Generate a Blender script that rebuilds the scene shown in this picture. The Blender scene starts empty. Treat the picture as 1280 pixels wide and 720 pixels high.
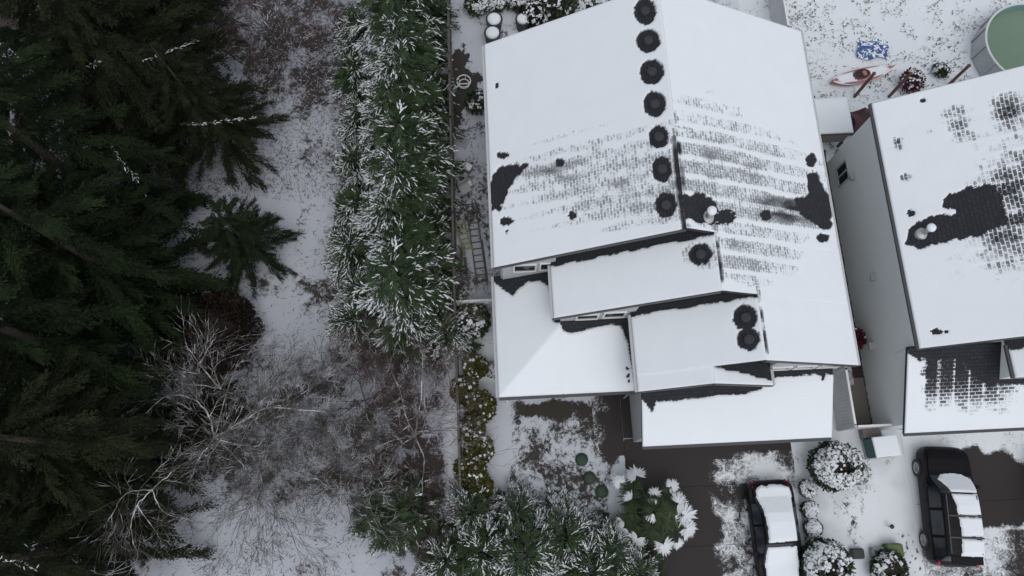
import bpy, math, random
import numpy as np
from mathutils import Matrix, Vector
R_ = math.radians
random.seed(7); RNG = np.random.default_rng(11)
C = bpy.context.scene.collection

# ------------------------------------------------------------------ camera (metres, x east, y north along the houses)
CAM = np.array([0., 0., 34.]); FPX = 950.; TH = R_(74.31); PS = R_(2.75)
_h = np.array([math.sin(PS), math.cos(PS), 0]); _z = np.array([0, 0, 1.])
FW = math.cos(TH)*_h - math.sin(TH)*_z; RT = np.array([math.cos(PS), -math.sin(PS), 0]); UP = math.sin(TH)*_h + math.cos(TH)*_z
def at(px, py, z=0.):
    d = FW + RT*(px-640)/FPX + UP*(360-py)/FPX
    p = CAM + d*((z-CAM[2])/d[2]); return Vector((float(p[0]), float(p[1]), z))
def pix(x, y, z):
    d = np.stack([x-CAM[0], y-CAM[1], z-CAM[2]], -1); w = d@FW
    return 640+FPX*(d@RT)/w, 360-FPX*(d@UP)/w

# ------------------------------------------------------------------ materials
def nodes(name):
    m = bpy.data.materials.new(name); m.use_nodes = True
    return m, m.node_tree.nodes, m.node_tree.links, m.node_tree.nodes['Principled BSDF']
def math_n(n, l, op, a, b=None, clamp=False):
    k = n.new('ShaderNodeMath'); k.operation = op; k.use_clamp = clamp
    for i, v in enumerate((a, b)):
        if v is None: continue
        if isinstance(v, (int, float)): k.inputs[i].default_value = v
        else: l.new(v, k.inputs[i])
    return k.outputs[0]
def mixc(n, l, f, a, b):
    k = n.new('ShaderNodeMix'); k.data_type = 'RGBA'
    for s, v in ((0, f), (6, a), (7, b)):
        if isinstance(v, (int, float)): k.inputs[s].default_value = v
        elif isinstance(v, tuple): k.inputs[s].default_value = (*v, 1) if len(v) == 3 else v
        else: l.new(v, k.inputs[s])
    return k.outputs[2]
def noise(n, l, scale, detail=3, vec=None, dist=0., rough=.5):
    k = n.new('ShaderNodeTexNoise'); k.inputs['Scale'].default_value = scale; k.inputs['Detail'].default_value = detail
    k.inputs['Distortion'].default_value = dist; k.inputs['Roughness'].default_value = rough
    if vec is not None: l.new(vec, k.inputs['Vector'])
    return k.outputs[0]
def objco(n): return n.new('ShaderNodeTexCoord').outputs['Object']
def smooth(n, l, v, a, b):
    k = n.new('ShaderNodeMapRange'); k.interpolation_type = 'SMOOTHSTEP'
    k.inputs[1].default_value = a; k.inputs[2].default_value = b; l.new(v, k.inputs[0]); return k.outputs[0]
def attr(n, name):
    k = n.new('ShaderNodeAttribute'); k.attribute_name = name; return k.outputs['Fac']
def bump(n, l, b, h, dist, strength=.6):
    k = n.new('ShaderNodeBump'); k.inputs['Distance'].default_value = dist; k.inputs['Strength'].default_value = strength
    l.new(h, k.inputs['Height']); l.new(k.outputs[0], b.inputs['Normal'])
SNOW = (.765, .812, .848)
def plain(name, col, rough=.7, var=.25, scale=6, metal=0., coat=0., bumpd=0.):
    m, n, l, b = nodes(name); v = noise(n, l, scale, 5, objco(n))
    lo = tuple(c*(1-var) for c in col); hi = tuple(min(1, c*(1+var)) for c in col)
    l.new(mixc(n, l, v, lo, hi), b.inputs['Base Color'])
    b.inputs['Roughness'].default_value = rough; b.inputs['Metallic'].default_value = metal; b.inputs['Coat Weight'].default_value = coat
    if bumpd: bump(n, l, b, v, bumpd)
    return m
def leafmat(name, a, bcol, rough=.75, spec=.12):
    m, n, l, b = nodes(name); g = n.new('ShaderNodeNewGeometry')
    v = noise(n, l, .9, 3, objco(n))
    c = mixc(n, l, g.outputs['Random Per Island'], a, bcol)
    l.new(mixc(n, l, smooth(n, l, v, .35, .7), c, tuple(x*1.35 for x in bcol)), b.inputs['Base Color'])
    b.inputs['Roughness'].default_value = rough; b.inputs['Specular IOR Level'].default_value = spec
    return m
def snowmat(name='snow', col=SNOW):
    m, n, l, b = nodes(name); co = objco(n)
    v = noise(n, l, 2.2, 6, co); w = noise(n, l, 30, 3, co)
    l.new(mixc(n, l, v, tuple(c*.955 for c in col), tuple(min(1, c*1.03) for c in col)), b.inputs['Base Color'])
    b.inputs['Roughness'].default_value = .8; b.inputs['Specular IOR Level'].default_value = .2
    bump(n, l, b, math_n(n, l, 'ADD', v, math_n(n, l, 'MULTIPLY', w, .15)), .05, .5)
    return m
def roofsnow(name, along, bw=.25, rh=.125, mort=.2, nz=.85, soft=.33, film=.36):
    """snow lying over shingle courses: attribute cov says how much snow is left, the shingle tabs thaw one by one"""
    m, n, l, b = nodes(name); co = objco(n)
    sep = n.new('ShaderNodeSeparateXYZ'); l.new(co, sep.inputs[0]); cmb = n.new('ShaderNodeCombineXYZ')
    s = math_n(n, l, 'MULTIPLY', sep.outputs[0 if along == 'y' else 1], 1.12)
    l.new(sep.outputs[1 if along == 'y' else 0], cmb.inputs[0]); l.new(s, cmb.inputs[1])
    warp = n.new('ShaderNodeVectorMath'); warp.operation = 'MULTIPLY_ADD'
    nw = n.new('ShaderNodeTexNoise'); nw.inputs['Scale'].default_value = 14; l.new(co, nw.inputs['Vector'])
    l.new(nw.outputs['Color'], warp.inputs[0]); warp.inputs[1].default_value = (.05, .035, 0); l.new(cmb.outputs[0], warp.inputs[2])
    br = n.new('ShaderNodeTexBrick'); l.new(warp.outputs[0], br.inputs['Vector'])
    br.inputs['Scale'].default_value = 1; br.inputs['Brick Width'].default_value = bw; br.inputs['Row Height'].default_value = rh
    br.inputs['Mortar Size'].default_value = .022; br.inputs['Mortar Smooth'].default_value = .3
    br.inputs['Color1'].default_value = (0, 0, 0, 1); br.inputs['Color2'].default_value = (1, 1, 1, 1); br.inputs['Mortar'].default_value = (.5, .5, .5, 1)
    nf = noise(n, l, 15, 4, co); nl = noise(n, l, 1.6, 4, co)
    t = math_n(n, l, 'ADD', math_n(n, l, 'MULTIPLY', br.outputs['Color'], .34), math_n(n, l, 'MULTIPLY', nf, nz))
    t = math_n(n, l, 'ADD', t, math_n(n, l, 'MULTIPLY', nl, .35))
    t = math_n(n, l, 'SUBTRACT', t, math_n(n, l, 'MULTIPLY', br.outputs['Fac'], mort))
    d = math_n(n, l, 'SUBTRACT', attr(n, 'cov'), t)
    f = smooth(n, l, d, -soft, soft)
    f2 = math_n(n, l, 'MAXIMUM', f, smooth(n, l, attr(n, 'cov'), .9, 1.0))
    f2 = math_n(n, l, 'MAXIMUM', f2, math_n(n, l, 'MULTIPLY', smooth(n, l, math_n(n, l, 'ADD', attr(n, 'cov'), math_n(n, l, 'MULTIPLY', nl, .3)), .25, .95), film))
    sh = mixc(n, l, nf, (.024, .026, .032), (.046, .048, .057)); sh = mixc(n, l, math_n(n, l, 'MULTIPLY', br.outputs['Color'], .55), sh, (.020, .021, .026)); sh = mixc(n, l, math_n(n, l, 'MULTIPLY', br.outputs['Fac'], .6), sh, (.013, .014, .017))
    v = noise(n, l, 1.1, 5, co)
    snow = mixc(n, l, v, tuple(c*.96 for c in SNOW), tuple(c*1.02 for c in SNOW))
    snow = mixc(n, l, math_n(n, l, 'MULTIPLY', br.outputs['Fac'], .13), snow, tuple(c*.86 for c in SNOW))
    l.new(mixc(n, l, f2, sh, snow), b.inputs['Base Color']); b.inputs['Roughness'].default_value = .85; b.inputs['Specular IOR Level'].default_value = .2
    bump(n, l, b, math_n(n, l, 'ADD', math_n(n, l, 'MULTIPLY', f2, .5), math_n(n, l, 'MULTIPLY', br.outputs['Fac'], -.04)), .04, .5)
    return m
def groundmat(name, under0, under1, sc=5.5, fine=26., dist=.6, soft=.09, snow=SNOW, shaded_dirty=(.37, .395, .45)):
    """thin snow over soil, grass, leaf litter or paving; cov = how much snow lies, tint = which of the two grounds shows, and how far shade is painted into the snow"""
    m, n, l, b = nodes(name); co = objco(n)
    a = noise(n, l, sc, 5, co, dist, .6); f = noise(n, l, fine, 4, co, 0, .65); lo = noise(n, l, .55, 4, co)
    t = math_n(n, l, 'ADD', math_n(n, l, 'MULTIPLY', a, .75), math_n(n, l, 'MULTIPLY', f, .55))
    t = math_n(n, l, 'ADD', t, math_n(n, l, 'MULTIPLY', lo, .22))
    t = math_n(n, l, 'SUBTRACT', t, .26)
    d = math_n(n, l, 'SUBTRACT', attr(n, 'cov'), t)
    k = smooth(n, l, d, -soft, soft)
    c0 = mixc(n, l, f, tuple(x*.6 for x in under0), tuple(x*1.4 for x in under0)); c1 = mixc(n, l, f, tuple(x*.6 for x in under1), tuple(x*1.4 for x in under1))
    und = mixc(n, l, attr(n, 'tint'), c0, c1)
    sn = mixc(n, l, attr(n, 'tint'), mixc(n, l, lo, tuple(c*.93 for c in snow), snow), mixc(n, l, f, tuple(c*.6 for c in shaded_dirty), tuple(c*1.4 for c in shaded_dirty)))  # tint paints tree shade and lens vignetting into the snow colour
    l.new(mixc(n, l, k, und, sn), b.inputs['Base Color']); b.inputs['Roughness'].default_value = .85; b.inputs['Specular IOR Level'].default_value = .25
    bump(n, l, b, math_n(n, l, 'ADD', math_n(n, l, 'MULTIPLY', k, .6), math_n(n, l, 'MULTIPLY', f, .25)), .04, .6)
    return m
def branchmat(name, bark, snowy=.5):
    m, n, l, b = nodes(name); g = n.new('ShaderNodeNewGeometry'); sp = n.new('ShaderNodeSeparateXYZ'); l.new(g.outputs['Normal'], sp.inputs[0])
    v = noise(n, l, 1.7, 5, objco(n)); w = noise(n, l, 9, 2, objco(n))
    k = math_n(n, l, 'MULTIPLY', smooth(n, l, sp.outputs[2], .35, .8), smooth(n, l, v, .62-snowy*.3, .72-snowy*.3))
    l.new(mixc(n, l, k, mixc(n, l, w, tuple(x*.6 for x in bark), tuple(x*1.4 for x in bark)), (.66, .67, .70)), b.inputs['Base Color'])
    b.inputs['Roughness'].default_value = .9
    return m
M = dict(
    snow=snowmat(), roofY=roofsnow('snow_on_shingles', 'y'), roofX=roofsnow('snow_on_shingles_low', 'x', .29, .15, .36, .5, .24, .2), roofN=roofsnow('snow_on_shingles_next_door', 'y', .29, .15, .36, .55, .27, .25),
    shingle=plain('shingle', (.034, .036, .044), .9, .3, 12), wall=plain('render_wall', (.46, .485, .485), .8, .05, 2),
    wall2=plain('render_wall_neighbour', (.78, .82, .82), .8, .04, 1.2), trim=plain('trim', (.42, .43, .45), .5, .1), white=plain('white_trim', (.72, .73, .74), .5, .05),
    darktrim=plain('dark_trim', (.05, .052, .058), .5, .2), glass=plain('glass', (.02, .024, .03), .12, .2), fence=plain('fence_board', (.62, .63, .64), .8, .12, 3),
    oldwood=plain('old_wood', (.10, .095, .09), .9, .35, 8), redwood=plain('red_stained_wood', (.13, .055, .045), .8, .3, 9), tan=plain('tan_board', (.24, .21, .20), .8, .2, 6),
    metal=plain('metal', (.35, .36, .37), .4, .15, 8, .8), galv=plain('galvanised', (.42, .43, .44), .45, .2, 10, .4), black=plain('black_rubber', (.02, .02, .022), .7, .2),
    paint=plain('black_paint', (.006, .006, .008), .42, .15, 3, 0, .0), red=plain('red_lens', (.35, .012, .03), .2, .2), lens=plain('clear_lens', (.55, .56, .58), .15, .1),
    bark=plain('bark', (.07, .055, .045), .95, .4, 12, bumpd=.02), branch=branchmat('pale_branch', (.19, .185, .17), .52), twig=branchmat('twig', (.075, .072, .064), .40),
    redtwig=branchmat('red_twig', (.085, .055, .052), .28), darktwig=plain('dark_twig', (.03, .022, .02), .9, .4),
    fir=leafmat('fir_needles', (.0045, .0085, .0035), (.012, .0205, .0075)), fir_olive=leafmat('fir_needles_olive', (.005, .0075, .004), (.015, .019, .008)), hedge=leafmat('hedge_sprays', (.016, .028, .014), (.036, .057, .027)),
    spray=leafmat('conifer_sprays', (.035, .06, .028), (.06, .105, .05)), shrub=leafmat('shrub_leaf', (.02, .03, .02), (.045, .06, .035)),
    olive=leafmat('olive_leaf', (.035, .04, .014), (.082, .082, .026)), palm=leafmat('palm_leaf', (.014, .024, .012), (.046, .064, .032)), maroon=leafmat('maroon_leaf', (.05, .012, .02), (.10, .02, .035)),
    brownleaf=leafmat('brown_leaf', (.010, .008, .006), (.026, .018, .014)), leafsnow=snowmat('leaf_snow', (.66, .69, .72)),
    teal=plain('teal_paint', (.02, .10, .10), .5, .2), lid=plain('green_lid', (.012, .036, .016), .6, .3), blue=plain('blue_tarp', (.06, .12, .26), .5, .3, 5),
    pool_water=plain('pool_water', (.155, .23, .165), .3, .12, .8), liner=plain('pool_liner', (.20, .34, .37), .5, .1), rim=plain('pool_rim', (.55, .58, .60), .5, .1), poolwall=plain('pool_wall', (.40, .42, .43), .5, .15, 5),
    pink=plain('pink_kayak', (.36, .15, .15), .4, .2), maroonp=plain('maroon_tarp', (.085, .04, .045), .7, .35, 4), greenpot=plain('moss_pot', (.10, .15, .06), .8, .3),
    greypot=plain('grey_pot', (.28, .29, .30), .8, .2), soil=plain('soil', (.045, .036, .03), .95, .4), plastic=plain('grey_plastic', (.33, .34, .35), .5, .1), yellow=plain('yellow_green', (.22, .24, .07), .6, .2),
    gravel=plain('gravel', (.16, .145, .13), .95, .5, 25), frostpot=plain('dark_planter', (.035, .04, .042), .7, .2),
)
M['paint'].node_tree.nodes['Principled BSDF'].inputs['Specular IOR Level'].default_value = .14
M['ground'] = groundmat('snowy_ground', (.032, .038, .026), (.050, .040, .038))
M['asphalt'] = groundmat('driveway_paving', (.038, .034, .0335), (.034, .032, .033), 4., 22., 1.6, .16)

# ------------------------------------------------------------------ object helpers
def link(name, me, parent=None):
    o = bpy.data.objects.new(name, me); C.objects.link(o)
    if parent is not None: o.parent = parent
    return o
def tag(o, label, cat, group=None):
    o['label'] = label; o['category'] = cat
    if group: o['group'] = group
    return o
def struct(o): o['kind'] = 'structure'; return o
def thing(name, label, cat, loc=(0, 0, 0), rz=0., group=None):
    o = bpy.data.objects.new(name, None); C.objects.link(o); o.location = loc; o.rotation_euler.z = rz; o.empty_display_size = .2
    return tag(o, label, cat, group)
def dup(root, loc, rz, label, scale=1.):
    def cp(o, par):
        c = o.copy(); C.objects.link(c)
        if par is not None: c.parent = par
        for ch in o.children: cp(ch, c)
        return c
    r = cp(root, None); r.location = loc; r.rotation_euler.z = rz; r.scale = (scale,)*3 if isinstance(scale, (int, float)) else scale; r['label'] = label
    return r
class MB:
    def __init__(s): s.v = []; s.f = []
    def add(s, v, f): k = len(s.v); s.v += [tuple(p) for p in v]; s.f += [tuple(i+k for i in q) for q in f]; return s
    def box(s, a, b):
        x0, y0, z0 = a; x1, y1, z1 = b
        return s.add([(x0, y0, z0), (x1, y0, z0), (x1, y1, z0), (x0, y1, z0), (x0, y0, z1), (x1, y0, z1), (x1, y1, z1), (x0, y1, z1)],
                     [(3, 2, 1, 0), (4, 5, 6, 7), (0, 1, 5, 4), (1, 2, 6, 5), (2, 3, 7, 6), (3, 0, 4, 7)])
    def bar(s, p, q, w, h=None):
        p = Vector(p); q = Vector(q); d = (q-p).normalized(); a = Vector((0, 0, 1)) if abs(d.z) < .95 else Vector((1, 0, 0))
        u = d.cross(a).normalized()*w/2; v = d.cross(u).normalized()*(h or w)/2
        return s.add([p-u-v, p+u-v, p+u+v, p-u+v, q-u-v, q+u-v, q+u+v, q-u+v], [(3, 2, 1, 0), (4, 5, 6, 7), (0, 1, 5, 4), (1, 2, 6, 5), (2, 3, 7, 6), (3, 0, 4, 7)])
    def tube(s, p, q, r0, r1=None, n=10, cap=True):
        p = Vector(p); q = Vector(q); r1 = r0 if r1 is None else r1; d = (q-p).normalized(); a = Vector((0, 0, 1)) if abs(d.z) < .95 else Vector((1, 0, 0))
        u = d.cross(a).normalized(); v = d.cross(u)
        ring = lambda c, r: [c+u*r*math.cos(2*math.pi*i/n)+v*r*math.sin(2*math.pi*i/n) for i in range(n)]
        f = [(i, (i+1) % n, n+(i+1) % n, n+i) for i in range(n)]
        if cap: f += [tuple(range(n))[::-1], tuple(range(n, 2*n))]
        return s.add(ring(p, r0)+ring(q, r1), f)
    def lathe(s, prof, n=20, c=(0, 0, 0), cap=True):
        v = []; f = []
        for r, z in prof: v += [(c[0]+r*math.cos(2*math.pi*i/n), c[1]+r*math.sin(2*math.pi*i/n), c[2]+z) for i in range(n)]
        for k in range(len(prof)-1): f += [(k*n+i, k*n+(i+1) % n, (k+1)*n+(i+1) % n, (k+1)*n+i) for i in range(n)]
        if cap: f += [tuple(range(n))[::-1], tuple(range((len(prof)-1)*n, len(prof)*n))]
        return s.add(v, f)
    def prism(s, poly, z0, z1):   # poly in xy; z0,z1 numbers or functions of (x,y)
        g = lambda z, p: z(*p) if callable(z) else z
        n = len(poly); return s.add([(x, y, g(z0, (x, y))) for x, y in poly]+[(x, y, g(z1, (x, y))) for x, y in poly],
                                    [tuple(range(n))[::-1], tuple(range(n, 2*n))]+[(i, (i+1) % n, n+(i+1) % n, n+i) for i in range(n)])
    def extr_y(s, prof, y0, y1):  # prof in xz
        n = len(prof); return s.add([(x, y0, z) for x, z in prof]+[(x, y1, z) for x, z in prof],
                                    [tuple(range(n)), tuple(range(n, 2*n))[::-1]]+[(i, n+i, n+(i+1) % n, (i+1) % n) for i in range(n)])
    def build(s, name, mat, parent=None, smooth=None, bevel=0):
        me = bpy.data.meshes.new(name); me.from_pydata(s.v, [], s.f); me.materials.append(M[mat] if isinstance(mat, str) else mat)
        import bmesh
        bm = bmesh.new(); bm.from_mesh(me); bmesh.ops.recalc_face_normals(bm, faces=bm.faces)
        if bevel: bmesh.ops.bevel(bm, geom=[e for e in bm.edges if e.calc_face_angle(0) > .5], offset=bevel, segments=2, affect='EDGES', clamp_overlap=True)
        bm.to_mesh(me); bm.free()
        if smooth: me.shade_smooth(); me.set_sharp_from_angle(angle=R_(smooth))
        return link(name, me, parent)
def npmesh(name, v, f, mat, parent=None, sm=False, attrs=None):
    """v (N,3), f (F,k) arrays"""
    me = bpy.data.meshes.new(name); F, k = f.shape
    me.vertices.add(len(v)); me.vertices.foreach_set('co', np.ascontiguousarray(v, np.float32).ravel())
    me.loops.add(F*k); me.loops.foreach_set('vertex_index', np.ascontiguousarray(f, np.int32).ravel())
    me.polygons.add(F); me.polygons.foreach_set('loop_start', np.arange(0, F*k, k, dtype=np.int32))
    me.update(calc_edges=True); me.validate()
    me.materials.append(M[mat] if isinstance(mat, str) else mat)
    for a, d in (attrs or {}).items():
        at_ = me.attributes.new(a, 'FLOAT', 'POINT'); at_.data.foreach_set('value', np.ascontiguousarray(d, np.float32).ravel())
    if sm: me.shade_smooth()
    return link(name, me, parent)

# ------------------------------------------------------------------ coverage masks (patches where snow has thawed)
_tab = RNG.random((64, 64))
def vnoise(x, y):
    xi = np.floor(x).astype(int); yi = np.floor(y).astype(int); fx = x-xi; fy = y-yi; fx = fx*fx*(3-2*fx); fy = fy*fy*(3-2*fy)
    g = lambda i, j: _tab[(xi+i) % 64, (yi+j) % 64]
    return (g(0, 0)*(1-fx)+g(1, 0)*fx)*(1-fy)+(g(0, 1)*(1-fx)+g(1, 1)*fx)*fy
def fbm(x, y, o=4):
    s = 0; a = .5
    for k in range(o): s = s+a*vnoise(x*2**k+17*k, y*2**k+5*k); a *= .5
    return s
def sdpoly(x, y, P):
    P = np.array(P, float); d = np.full(x.shape, 1e9); ins = np.zeros(x.shape, bool)
    for i in range(len(P)):
        a = P[i]; b = P[i-1]; e = b-a; wx = x-a[0]; wy = y-a[1]; t = np.clip((wx*e[0]+wy*e[1])/(e@e+1e-9), 0, 1)
        d = np.minimum(d, np.hypot(wx-e[0]*t, wy-e[1]*t))
        if a[1] != b[1]: ins ^= ((a[1] > y) != (b[1] > y)) & (x < (b[0]-a[0])*(y-a[1])/(b[1]-a[1])+a[0])
    return np.where(ins, -d, d)
def sst(a, b, v): t = np.clip((v-a)/(b-a), 0, 1); return t*t*(3-2*t)
def bare(c, X, Y, P, soft=2.5, amp=5., fr=.16, lo=-.2):
    d = sdpoly(X, Y, P)+(fbm(X*fr, Y*fr)-.47)*amp*2; return np.minimum(c, lo+(1.2-lo)*sst(-soft*.3, soft, d))
def spot(c, X, Y, cx, cy, rx, ry=None, amp=.35, lo=-.2, soft=.2):
    ry = ry or rx; d = np.hypot((X-cx)/rx, (Y-cy)/ry)-1+(fbm(X*.3+cx, Y*.3)-.47)*amp*2
    return np.minimum(c, lo+(1.2-lo)*sst(-soft*.3, soft, d))
def zone(c, X, Y, cx, cy, rx, ry, rot, lo):
    a = R_(rot); u = ((X-cx)*math.cos(a)+(Y-cy)*math.sin(a))/rx; v = (-(X-cx)*math.sin(a)+(Y-cy)*math.cos(a))/ry
    k = np.clip(1-np.hypot(u, v), 0, 1); k = k*k*(3-2*k)
    return c-(1.15-lo)*k*np.clip(.1+1.35*fbm(X*.035, Y*.07)+.55*fbm(X*.13+3, Y*.2), .3, 1.35)

def snow_grid(name, rects, zf, cov, mat, parent, res=.07, th=.07, inner=()):
    V = []; F = []; A = []; k = 0
    for (x0, x1, y0, y1) in rects:
        xs = np.linspace(x0, x1, max(2, int(abs(x1-x0)/res)+1)); ys = np.linspace(y0, y1, max(2, int(abs(y1-y0)/res)+1))
        xs = np.concatenate([[x0], xs, [x1]]); ys = np.concatenate([[y0], ys, [y1]]); X, Y = np.meshgrid(xs, ys, indexing='ij')
        Z = zf(X, Y); px, py = pix(X, Y, Z); c = cov(px, py, X, Y)
        t = .006+th*sst(.1, 1., c)*(.85+.3*fbm(X*1.5, Y*1.5)); ed = np.zeros(X.shape, bool); ed[0] = ed[-1] = True; ed[:, 0] = ed[:, -1] = True
        for ax, val in inner: ed &= ~(np.abs((X if ax == 'x' else Y)-val) < .004)
        t = np.where(ed, .0015, t); n0, n1 = X.shape
        V.append(np.stack([X, Y, Z+t], -1).reshape(-1, 3)); A.append(c.ravel())
        i, j = np.meshgrid(np.arange(n0-1), np.arange(n1-1), indexing='ij'); q = (i*n1+j).ravel()+k
        F.append(np.stack([q, q+n1, q+n1+1, q+1], -1)); k += n0*n1
    return npmesh(name, np.concatenate(V), np.concatenate(F), mat, parent, True, dict(cov=np.concatenate(A)))

# ================================================================== GROUND
def axis(lo, hi, step, far):
    a = list(np.arange(lo, hi, step)); s = step; x = a[-1]
    while x < far: s *= 1.5; x += s; a.append(x)
    s = step; x = a[0]
    while x > -far: s *= 1.5; x -= s; a.insert(0, x)
    return np.array(a)
gx = axis(-27, 29, .13, 400); gy = axis(-6, 27, .13, 400)
GX, GY = np.meshgrid(gx, gy, indexing='ij'); GZ = np.zeros_like(GX); px, py = pix(GX, GY, GZ)
near = (np.abs(GX) < 40) & (np.abs(GY) < 40); px = np.where(near, px, 2000.); py = np.where(near, py, -800.)
n1 = fbm(GX*.9, GY*.9); n2 = fbm(GX*.25+9, GY*.25)
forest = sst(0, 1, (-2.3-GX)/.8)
cov = np.full(GX.shape, .84); tint = np.zeros(GX.shape)
clear = sst(70, -40, sdpoly(px, py, [(205, 340), (235, 195), (300, 190), (345, 130), (420, 160), (445, 300), (440, 440), (380, 455), (300, 455), (290, 390)]))
clear2 = sst(60, -30, sdpoly(px, py, [(150, 720), (210, 670), (260, 640), (420, 630), (460, 660), (470, 760), (140, 780)]))
fc = .485+.19*clear+.30*clear2+.3*(n2-.45)+.9*(n1-.47)+.5*(fbm(GX*2.7, GY*2.7)-.47)
fc -= .03*sst(60, -60, sdpoly(px, py, [(270, 0), (420, 0), (420, 120), (330, 160), (280, 110)]))
cov = cov*(1-forest)+forest*fc; tint = np.maximum(tint, forest*(1-.25*np.maximum(clear, clear2)))  # forest snow coloured darker for shade under the trees, less in the clearings
# side yard west of the house: trodden slush with shade painted into its snow tint, dark bed
by2 = (GY > 19.) & (GX > -2.2) & (GX < 13); cov = np.where(by2, .66+.9*(n1-.47), cov); tint = np.where(by2, .35, tint)
side = (GX > -2.4) & (GX < .4) & (GY > 8.5); cov = np.where(side, .55+.6*(n1-.47)+.12*(GY > 20), cov); tint = np.where(side, .7, tint)
cov = np.where(side, np.minimum(cov, .9*sst(-6, 12, sdpoly(px, py, [(560, 55), (590, 55), (598, 90), (580, 150), (560, 150)])+60*(n1-.47)+25*(fbm(GX*3, GY*3)-.47))+.12), cov)
# front garden: smooth path strip then patchy lawn, snow tinted darker as if shaded
lawn = sdpoly(px, py, [(640, 500), (765, 498), (775, 560), (765, 640), (630, 640), (635, 560)])
cov = np.where((GX > -1.3) & (GX < 5.4) & (GY < 5.2), .90-(.40+.5*(fbm(GX*1.8, GY*1.8+3)-.47))*sst(6, -10, lawn), cov); tint = np.where((GX > -1.3) & (GX < 5.4) & (GY < 5.2), np.where(lawn < 30, .62, .45), tint)
cov -= (.02+.45*fbm(GX*2.2, GY*4))*sst(4, -8, 30*(n1-.47)+22*(fbm(GX*3, GY*3)-.47)+sdpoly(px, py, [(636, 500), (760, 500), (772, 560), (785, 585), (760, 590), (745, 560), (735, 520), (640, 522)]))*(GX > -1)*(GX < 6)
# back yard: snow with grass tips
by = (GY > 15.5) & (GX > 13); cov = np.where(by, .70+.5*(n1-.47), cov); tint = np.where(by, .07, tint)
# side passage between the houses: dark soil
pas = (GX > 14.5) & (GX < 16.1) & (GY > 2.5) & (GY < 15.8); cov = np.where(pas, .12, cov); tint = np.where(pas, 1., tint)
yard = (GX > 12.) & (GY < 2.4) & (GX < 17.1); cov = np.where(yard, .73+.9*(n1-.47)+.5*(fbm(GX*2.6, GY*2.6)-.47), cov); tint = np.where(yard, np.clip(.12+1.6*(fbm(GX*.8+5, GY*.8)-.47), 0, .5), tint); drv = (GX > 5.) & (GX < 12.35) & (GY < 2.4); cov = np.where(drv | ((GX > 17.35) & (GX < 27.9) & (GY < 2.0)), -.3, cov)
for (a, b, rx, ry, lo) in ((1150, 612, 10, 30, .5), (1078, 620, 7, 45, .55), (1140, 575, 14, 20, .62), (1120, 590, 20, 20, .7)):
    cov = np.minimum(cov, lo+.6*sst(.3, 1.2, np.hypot((px-a)/rx, (py-b)/ry)+.5*(n1-.47)))
for i in range(26):   # footprints across the snow
    u = i/25; fx = 1131+22*u+5*(-1)**i+3*math.sin(i*2.1); fy = 664+58*u
    cov = np.minimum(cov, .38+.7*sst(.4, 1.3, np.hypot((px-fx)/2.1, (py-fy)/3.6)))
GZ = np.where(near, .05*(fbm(GX*.7, GY*.7)-.47)*(forest*2+.3)-.02, -.02)
GZ = np.where((GX > 2.8) & (GY < 6), -.03, GZ)
i, j = np.meshgrid(np.arange(len(gx)-1), np.arange(len(gy)-1), indexing='ij'); q = (i*len(gy)+j).ravel(); n = len(gy)
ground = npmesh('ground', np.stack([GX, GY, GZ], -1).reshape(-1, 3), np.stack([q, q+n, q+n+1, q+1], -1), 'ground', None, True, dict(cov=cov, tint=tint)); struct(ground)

def sheet(name, rects, covf, z, mat, res=.1):
    V = []; F = []; A = []; k = 0
    for (x0, x1, y0, y1) in rects:
        xs = np.linspace(x0, x1, int((x1-x0)/res)+2); ys = np.linspace(y0, y1, int((y1-y0)/res)+2)
        X, Y = np.meshgrid(xs, ys, indexing='ij'); a, b = pix(X, Y, X*0)
        V.append(np.stack([X, Y, X*0+z], -1).reshape(-1, 3)); A.append(covf(a, b, X, Y).ravel()); m = len(ys)
        i, j = np.meshgrid(np.arange(len(xs)-1), np.arange(m-1), indexing='ij'); q = (i*m+j).ravel()+k; F.append(np.stack([q, q+m, q+m+1, q+1], -1)); k += len(xs)*m
    A = np.concatenate(A); return struct(npmesh(name, np.concatenate(V), np.concatenate(F), mat, None, True, dict(cov=A, tint=A*0)))
def drive_cov(a, b, X, Y):
    c = np.full(X.shape, .0); w = fbm(X*1.3, Y*1.3)-.47; w2 = fbm(X*.6+4, Y*2.2)-.47
    k = sst(882, 918, a+60*w); c = np.maximum(c, k*(.46+.8*(fbm(X*1.5+9, Y*.8)-.47)+.3*w2))
    c = np.maximum(c, (sst(865, 905, a)*sst(545, 585, b)*sst(640, 590, b))*(.52+.8*(fbm(X*.8, Y*3.2)-.47))); c = np.maximum(c, .85*sst(985, 1000, a))
    c = np.maximum(c, .36*sst(875, 900, a+40*w)*sst(590, 560, b)); c = np.where(b > 900, np.maximum(c, .45), c); c = c*sst(556, 572, b+24*w)
    return c
ys_j = [2.4, at(868, 608).y, at(868, 683).y, -6.5, -9.5, -12.5, -15.5, -18.5]
sheet('driveway', [(5.05, 12.35, ys_j[i+1]+.008, ys_j[i]-.008) for i in range(7)], drive_cov, .004, 'asphalt')
sheet('walkway', [(3.75, 5.02, 1.7, 6.4), (5.03, 5.5, 2.43, 6.4)], lambda a, b, X, Y: .45*sst(770, 745, a+30*(fbm(X*2, Y*2)-.47)), .004, 'asphalt')
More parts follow.
